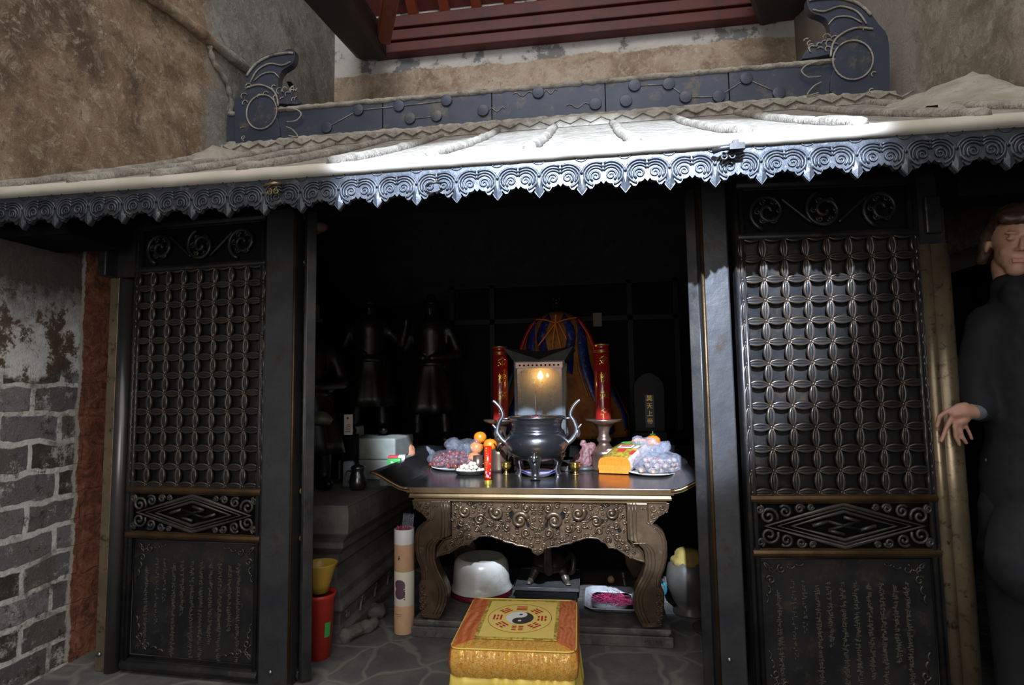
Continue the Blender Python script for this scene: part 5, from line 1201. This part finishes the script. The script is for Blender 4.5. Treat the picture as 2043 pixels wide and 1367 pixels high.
# jar at the right with a cloth lid and dried flowers
jr = thing('ceramic_jar', 'round brown glazed jar with an ochre cloth lid on the floor right of the table', 'jar', (.475, 3.28, 0))
MB().lathe([(0, 0), (.085, 0), (.088, .012), (.06, .03), (.085, .07), (.112, .13), (.118, .19), (.105, .25), (.075, .285), (.06, .295), (0, .295)], 40).build('jar_body', M['jar'], jr)
MB().lathe([(.095, .262), (.082, .285), (.066, .295), (.064, .315), (.05, .33), (0, .335)], 28, wob=lambda a, z: 1+.05*sin(a*7)).build('cloth_lid', M['ochre'], jr)
mb = MB(); random.seed(13)
for k in range(9):
    a = random.uniform(-.3, .9); b = Vector((.07, -.03, .25)); e = b+Vector((.05+.05*random.random(), -.04*random.random(), -.02+.12*random.random())); mb.tube(smooth_path([b, (b+e)/2+Vector((0, 0, .03)), e], 3), .003, 5)
    for j in range(2): mb.add([tuple(e), tuple(e+Vector((.02, 0, .02+.01*j))), tuple(e+Vector((-.005, -.004, .025+.01*j)))], [(0, 1, 2)])
tag(mb.build('dried_flowers', pm('dry_yellow_green', (.18, .17, .04), (.30, .26, .08), 20, .7), loc=(.475, 3.28, 0), solid=.001), 'sprig of dried yellow-green flowers leaning on the brown jar', 'flowers')
tag(MB().lathe([(0, 0), (.10, 0), (.108, .012), (.10, .014), (0, .010)], 30).build('floor_dish', M['jar'], loc=(.56, 3.06, 0)), 'flat dark dish on the floor beside the brown jar', 'dish')

# ------------------------------------------------------------- cushion stool
def brocade(name, a, b, c_):
    m, nt, p = newmat(name); n1 = noise(nt, 40, 3, .5, None, 3.0); n2 = noise(nt, 95, 3, .6, None, 1.0)
    c0 = ramp(nt, n1, [(.47, a), (.52, b), (.57, a)]); f_ = ramp(nt, n2, [(.55, (0, 0, 0)), (.60, (1, 1, 1))])
    nt.links.new(mixc(nt, f_, c0, c_), p.inputs['Base Color']); nt.links.new(math_(nt, 'MULTIPLY', f_, .5), p.inputs['Metallic'])
    p.inputs['Roughness'].default_value = .34; wv = nt.nodes.new('ShaderNodeTexWave'); wv.inputs['Scale'].default_value = 9; wv.inputs['Distortion'].default_value = 6; wv.inputs['Detail'].default_value = 2
    tc = nt.nodes.new('ShaderNodeTexCoord'); nt.links.new(tc.outputs['Object'], wv.inputs[0])
    b0 = bump(nt, p, n2, .35, .003); bump(nt, p, wv.outputs['Fac'], .5, .008, b0); return m
M['broc_gold'] = brocade('gold_brocade', (.72, .38, .06), (.40, .12, .03), (.92, .66, .20))
M['broc_red'] = brocade('red_orange_brocade', (.55, .13, .03), (.62, .20, .05), (.80, .20, .12))
M['field'] = pm('printed_yellow_field', (.74, .57, .13), (.80, .62, .17), 20, .7)
M['bagua_red'] = pm('printed_red', (.50, .02, .02), rough=.7)
cu_ = thing('kneeling_stool', 'square gold brocade kneeling stool with a taiji and eight trigrams on top', 'stool', (-.312, 2.305, 0), radians(1.5))
cw, cdp, ct = .222, .245, .300
mb = MB(); mb.m = 0
def rb(mb, w_, d_, z, r, n=6):
    pts = []
    for (sx, sy, a0) in ((1, 1, 0), (-1, 1, 90), (-1, -1, 180), (1, -1, 270)):
        for i in range(n+1):
            a = radians(a0+90*i/n); pts.append((sx*(w_-r)+r*cos(a), sy*(d_-r)+r*sin(a), z))
    return pts
rings = [rb(mb, cw-.006, cdp-.006, .195, .03), rb(mb, cw+.004, cdp+.004, .205, .035), rb(mb, cw+.010, cdp+.010, .245, .038), rb(mb, cw+.004, cdp+.004, .285, .035), rb(mb, cw-.006, cdp-.006, .297, .03), rb(mb, cw-.03, cdp-.03, .300, .02)]
m_ = len(rings[0]); v = sum(rings, []); f = []; mi = []
for i in range(len(rings)-1):
    for j in range(m_):
        f.append((i*m_+j, i*m_+(j+1) % m_, (i+1)*m_+(j+1) % m_, (i+1)*m_+j)); x_, y_, _ = rings[0][j]; mi.append(0 if abs(y_/cdp) > abs(x_/cw)-.02 else 1)
f.append(tuple(range((len(rings)-1)*m_, len(rings)*m_))); mi.append(0); f.append(tuple(range(m_))[::-1]); mi.append(0)
mb.add(v, f, True); mb.mi = mi; cb_ = mb.build('cushion', [M['broc_gold'], M['broc_red']], cu_, disp=(.03, .004))
MB().tube(rb(None, cw-.001, cdp-.001, .2965, .032), .0028, 6, close=True, up=(0, 0, 1)).build('piping', M['yellowcloth'], cb_)
fx0, fx1, fy0, fy1 = -.135, .140, -.160, .195; zt = .3012
for s, (a, b) in ((1, (fx1+.012, cw-.004)), (-1, (fx0-.012, -cw+.004))):
    MB().add([(a, fy0-.012, zt), (b, -cdp+.006, zt-.002), (b, cdp-.006, zt-.002), (a, fy1+.012, zt)], [(0, 1, 2, 3) if s > 0 else (3, 2, 1, 0)]).build('side_band', M['broc_red'], cb_, solid=.003)
M['trim_pat'] = pm('patterned_gold_braid', (.30, .20, .03), (.62, .48, .08), 60, .5, lo=.45, hi=.55, c3=(.35, .12, .10), s3=90)
mb = MB(); o_ = .013
for a, b in (((fx0-o_, fy0-o_), (fx1+o_, fy0)), ((fx0-o_, fy1), (fx1+o_, fy1+o_)), ((fx0-o_, fy0), (fx0, fy1)), ((fx1, fy0), (fx1+o_, fy1))): mb.box((a[0], a[1], zt+.001), (b[0], b[1], zt+.0045))
mb.build('braid_trim', M['trim_pat'], cb_)
fd = MB().box((fx0, fy0, zt+.0005), (fx1, fy1, zt+.004)).build('printed_field', M['field'], cb_)
gx, gy, gz = (fx0+fx1)/2-.002, (fy0+fy1)/2+.003, zt+.0041
def flat(mb, pts, h=.0006): 
    n = len(pts); mb.add([(x_, y_, gz+h) for x_, y_ in pts], [tuple(range(n))])
def disc(mb, cx, cy, r, h, a0=0, a1=360, n=40): flat(mb, [(cx+r*cos(radians(a0+(a1-a0)*i/n)), cy+r*sin(radians(a0+(a1-a0)*i/n))) for i in range(n+(0 if a1-a0 == 360 else 1))], h)
R1 = .126
mb = MB(); n = 64
mb.add([(gx+r*cos(2*pi*i/n), gy+r*1.12*sin(2*pi*i/n), gz+.0006) for r in (R1-.0022, R1) for i in range(n)], [(i, (i+1) % n, n+(i+1) % n, n+i)[::-1] for i in range(n)])
TRI = ['111', '011', '010', '001', '000', '100', '101', '110']     # inner to outer, clockwise from the far side
for k, tr3 in enumerate(TRI):
    a = radians(90-45*k); d = Vector((cos(a), sin(a))); s_ = Vector((-d.y, d.x))
    for j, bit in enumerate(tr3):
        r = .074+.0135*j
        for (u0, u1) in (((-.0215, .0215),) if bit == '1' else ((-.0215, -.004), (.004, .0215))):
            pts = [d*(r-.0038)+s_*u0, d*(r+.0038)+s_*u0, d*(r+.0038)+s_*u1, d*(r-.0038)+s_*u1]
            flat(mb, [(gx+p_.x, gy+p_.y*1.12) for p_ in pts][::-1], .0007)
mb.build('ring_and_trigrams', M['bagua_red'], fd)
R2 = .054; E_ = 1.12
mw = MB(); mk = MB()
def dsc(mb, cx, cy, r, h, a0=0, a1=360):
    n = 40; full = a1-a0 == 360
    flat(mb, [(gx+cx+r*cos(radians(a0+(a1-a0)*i/n)), gy+(cy+r*sin(radians(a0+(a1-a0)*i/n)))*E_) for i in range(n if full else n+1)], h)
dsc(mw, 0, 0, R2, .0008, 90, 270); dsc(mk, 0, 0, R2, .0008, -90, 90)
dsc(mw, 0, R2/2, R2/2, .0011); dsc(mk, 0, -R2/2, R2/2, .0011)
dsc(mk, 0.002, R2/2, .007, .0014); dsc(mw, .002, -R2/2, .007, .0014)
mw.build('white_yang_half', M['white'], fd); mk.build('black_yin_half', M['ink'], fd)
# pleated skirt
mb = MB(); per = rb(None, cw-.002, cdp-.002, 0, .03, 4); P_ = []
for i in range(len(per)):
    a = Vector(per[i]); b = Vector(per[(i+1) % len(per)]); k_ = max(1, int((b-a).length/.006))
    P_ += [a+(b-a)*j/k_ for j in range(k_)]
n = len(P_); v = []; f = []; hs = 8; random.seed(3); ph = 0; W_ = []
for i in range(n): ph += .6+.35*sin(i*.23)+.2*sin(i*.071); W_.append(ph)
for h_ in range(hs+1):
    t = h_/hs; z = .205*(1-t)+.004*t
    for i in range(n):
        nrm = (P_[(i+1) % n]-P_[i-1]).normalized().cross(Vector((0, 0, 1))); w_ = (.35+.65*t)*(.0095*sin(W_[i]*1.25)+.003*sin(W_[i]*.5)) + .016*t
        q_ = P_[i]+nrm*w_; v.append((q_.x, q_.y, z))
for h_ in range(hs):
    for i in range(n): f.append((h_*n+i, h_*n+(i+1) % n, (h_+1)*n+(i+1) % n, (h_+1)*n+i))
mb.add(v, f, True).build('pleated_skirt', M['yellowcloth'], cu_, solid=.002)

# ------------------------------------------------------------- person
HY = 2.262
def hp(px, py, Y=HY): return pY(px, py, Y)
hc = Vector((1.525, 2.29, 1.70))
mb = MB(); tilt = Matrix.Translation(hc) @ Matrix.Rotation(radians(-20), 4, 'Z') @ Matrix.Rotation(radians(8), 4, 'Y') @ Matrix.Rotation(radians(10), 4, 'X')
mb.x = tilt
mb.ell((0, .012, .035), (.076, .094, .088), 28, 18).ell((0, -.018, -.030), (.060, .068, .075), 24, 16).ell((0, -.058, -.092), (.032, .028, .026), 16, 10).ell((0, -.045, -.06), (.046, .04, .045), 20, 12)
mb.cap((0, -.086, .016), (0, -.098, -.020), .007, .010, 10).ell((-.011, -.088, -.023), (.008, .009, .006)).ell((.011, -.088, -.023), (.008, .009, .006))
for s in (1, -1):
    mb.ell((s*.030, -.078, .014), (.014, .009, .007)).ell((s*.030, -.080, .034), (.022, .010, .006)).ell((s*.078, .015, -.005), (.010, .018, .030)).ell((s*.030, -.052, -.030), (.024, .022, .026))
mb.cap((-.020, -.080, -.055), (.020, -.080, -.055), .0065, .0065, 8).cap((-.018, -.079, -.067), (.018, -.079, -.067), .0075, .0075, 8)
mb.x = Matrix.Identity(4)
mb.cap(hc+Vector((-.005, .03, -.07)), (1.55, 2.33, 1.46), .055, .062, 18)
mb.cap((1.55, 2.33, 1.40), (1.56, 2.33, 1.02), .135, .12, 20).cap((1.44, 2.33, 1.42), (1.68, 2.33, 1.42), .06, .06, 16)
sh, el, wr = Vector((1.42, 2.33, 1.42)), Vector((1.40, 2.36, 1.20)), hp(1945, 822, 2.27)
mb.cap(sh, el, .05, .042).cap(el, wr, .04, .027)
mb.cap((1.70, 2.33, 1.42), (1.74, 2.33, 1.14), .05, .042).cap((1.74, 2.33, 1.14), (1.70, 2.22, .95), .04, .026).ell((1.69, 2.20, .90), (.03, .02, .045))
for s in (-1, 1): mb.cap((1.56+s*.08, 2.33, .92), (1.56+s*.09, 2.33, .50), .085, .058).cap((1.56+s*.09, 2.33, .50), (1.56+s*.09, 2.34, .09), .052, .036).cap((1.56+s*.09, 2.36, .05), (1.56+s*.10, 2.22, .035), .04, .03)
K = hp(1908, 822)
mb.cap(wr, hp(1922, 822), .026, .026).cap(hp(1925, 822), hp(1905, 826), .024, .018).cap(hp(1925, 812), hp(1912, 812), .018, .014).cap(hp(1925, 835), hp(1916, 842), .018, .015)
for ch, r in ((((1906, 814), (1888, 822), (1874, 832), (1869, 852)), .0098), (((1902, 828), (1892, 845), (1885, 862), (1878, 880)), .0092), (((1908, 836), (1905, 855), (1907, 872), (1914, 887)), .0092), (((1914, 838), (1916, 858), (1920, 872), (1928, 884)), .0088), (((1921, 838), (1928, 852), (1934, 864), (1939, 876)), .0080)):
    pts = [hp(a, b, HY+.003*i) for i, (a, b) in enumerate(ch)]
    for i in range(3): mb.cap(pts[i], pts[i+1], r-.0006*i, r-.0006*(i+1), 10)
per = mb.build('person', M['skin'], vox=.0045, smooth_it=4)
tag(per, 'person in a long black coat at the right edge, one hand gripping the bronze post', 'person')
mb = MB(); mb.x = tilt
mb.ell((0, .035, .055), (.088, .098, .095), 28, 16).cap((-.075, .02, .03), (-.082, .04, -.06), .028, .02).cap((.075, .02, .03), (.082, .04, -.06), .028, .02).cap((-.05, -.07, .085), (.05, -.07, .085), .022, .022).ell((0, .075, -.01), (.075, .05, .09))
lp = MB(); lp.x = tilt; lp.cap((-.019, -.0835, -.056), (.019, -.0835, -.056), .0050, .0050, 8).cap((-.016, -.0835, -.066), (.016, -.0835, -.066), .0055, .0055, 8); lp.build('lips', pm('muted_lip_pink', (.42, .15, .12), rough=.45), per, vox=.003, smooth_it=2)
mb.build('hair', M['hair'], per, vox=.007, disp=(.015, .01))
mb = MB()
mb.cap((1.55, 2.31, 1.38), (1.56, 2.31, .98), .160, .150, 24).cap((1.44, 2.32, 1.41), (1.68, 2.32, 1.41), .078, .078, 16)
mb.cap((1.53, 2.30, 1.49), (1.53, 2.31, 1.53), .09, .082, 20)
mb.cap((1.465, 2.225, 1.525), (1.60, 2.20, 1.44), .03, .035).cap((1.455, 2.25, 1.51), (1.47, 2.20, 1.40), .022, .03)
mb.cap((1.425, 2.31, 1.40), (1.385, 2.33, 1.22), .072, .064, 16).cap((1.385, 2.33, 1.22), Vector((1.365, 2.285, 1.105)), .062, .048, 16)
mb.cap((1.70, 2.31, 1.40), (1.75, 2.31, 1.14), .072, .062, 16).cap((1.75, 2.31, 1.14), (1.71, 2.21, .97), .060, .048, 16)
mb.cap((1.56, 2.31, .95), (1.56, 2.30, .60), .165, .20, 24).cap((1.42, 2.22, .70), (1.40, 2.17, .585), .09, .115, 18)
ct_ = mb.build('coat', M['coat'], per, vox=.012, smooth_it=4, disp=(.12, .02))
mb = MB(); d = (Vector((1.365, 2.285, 1.105))-wr).normalized(); 
mb.cap(wr+d*.012, wr+d*.022, .034, .036, 18); mb.build('shirt_cuff', pm('grey_cuff', (.10, .11, .13), rough=.7), per)
mb = MB()
for s in (-1, 1): mb.cap((1.55+s*.085, 2.33, .75), (1.55+s*.095, 2.33, .10), .098, .075, 18)
mb.build('trousers', M['coat'], per, vox=.012)
for s in (-1, 1): MB().cap((1.55+s*.095, 2.37, .045), (1.55+s*.105, 2.20, .04), .045, .038).box((1.55+s*.10-.04, 2.18, 0), (1.55+s*.10+.04, 2.41, .02)).build('shoe', M['ink'], per, vox=.008)
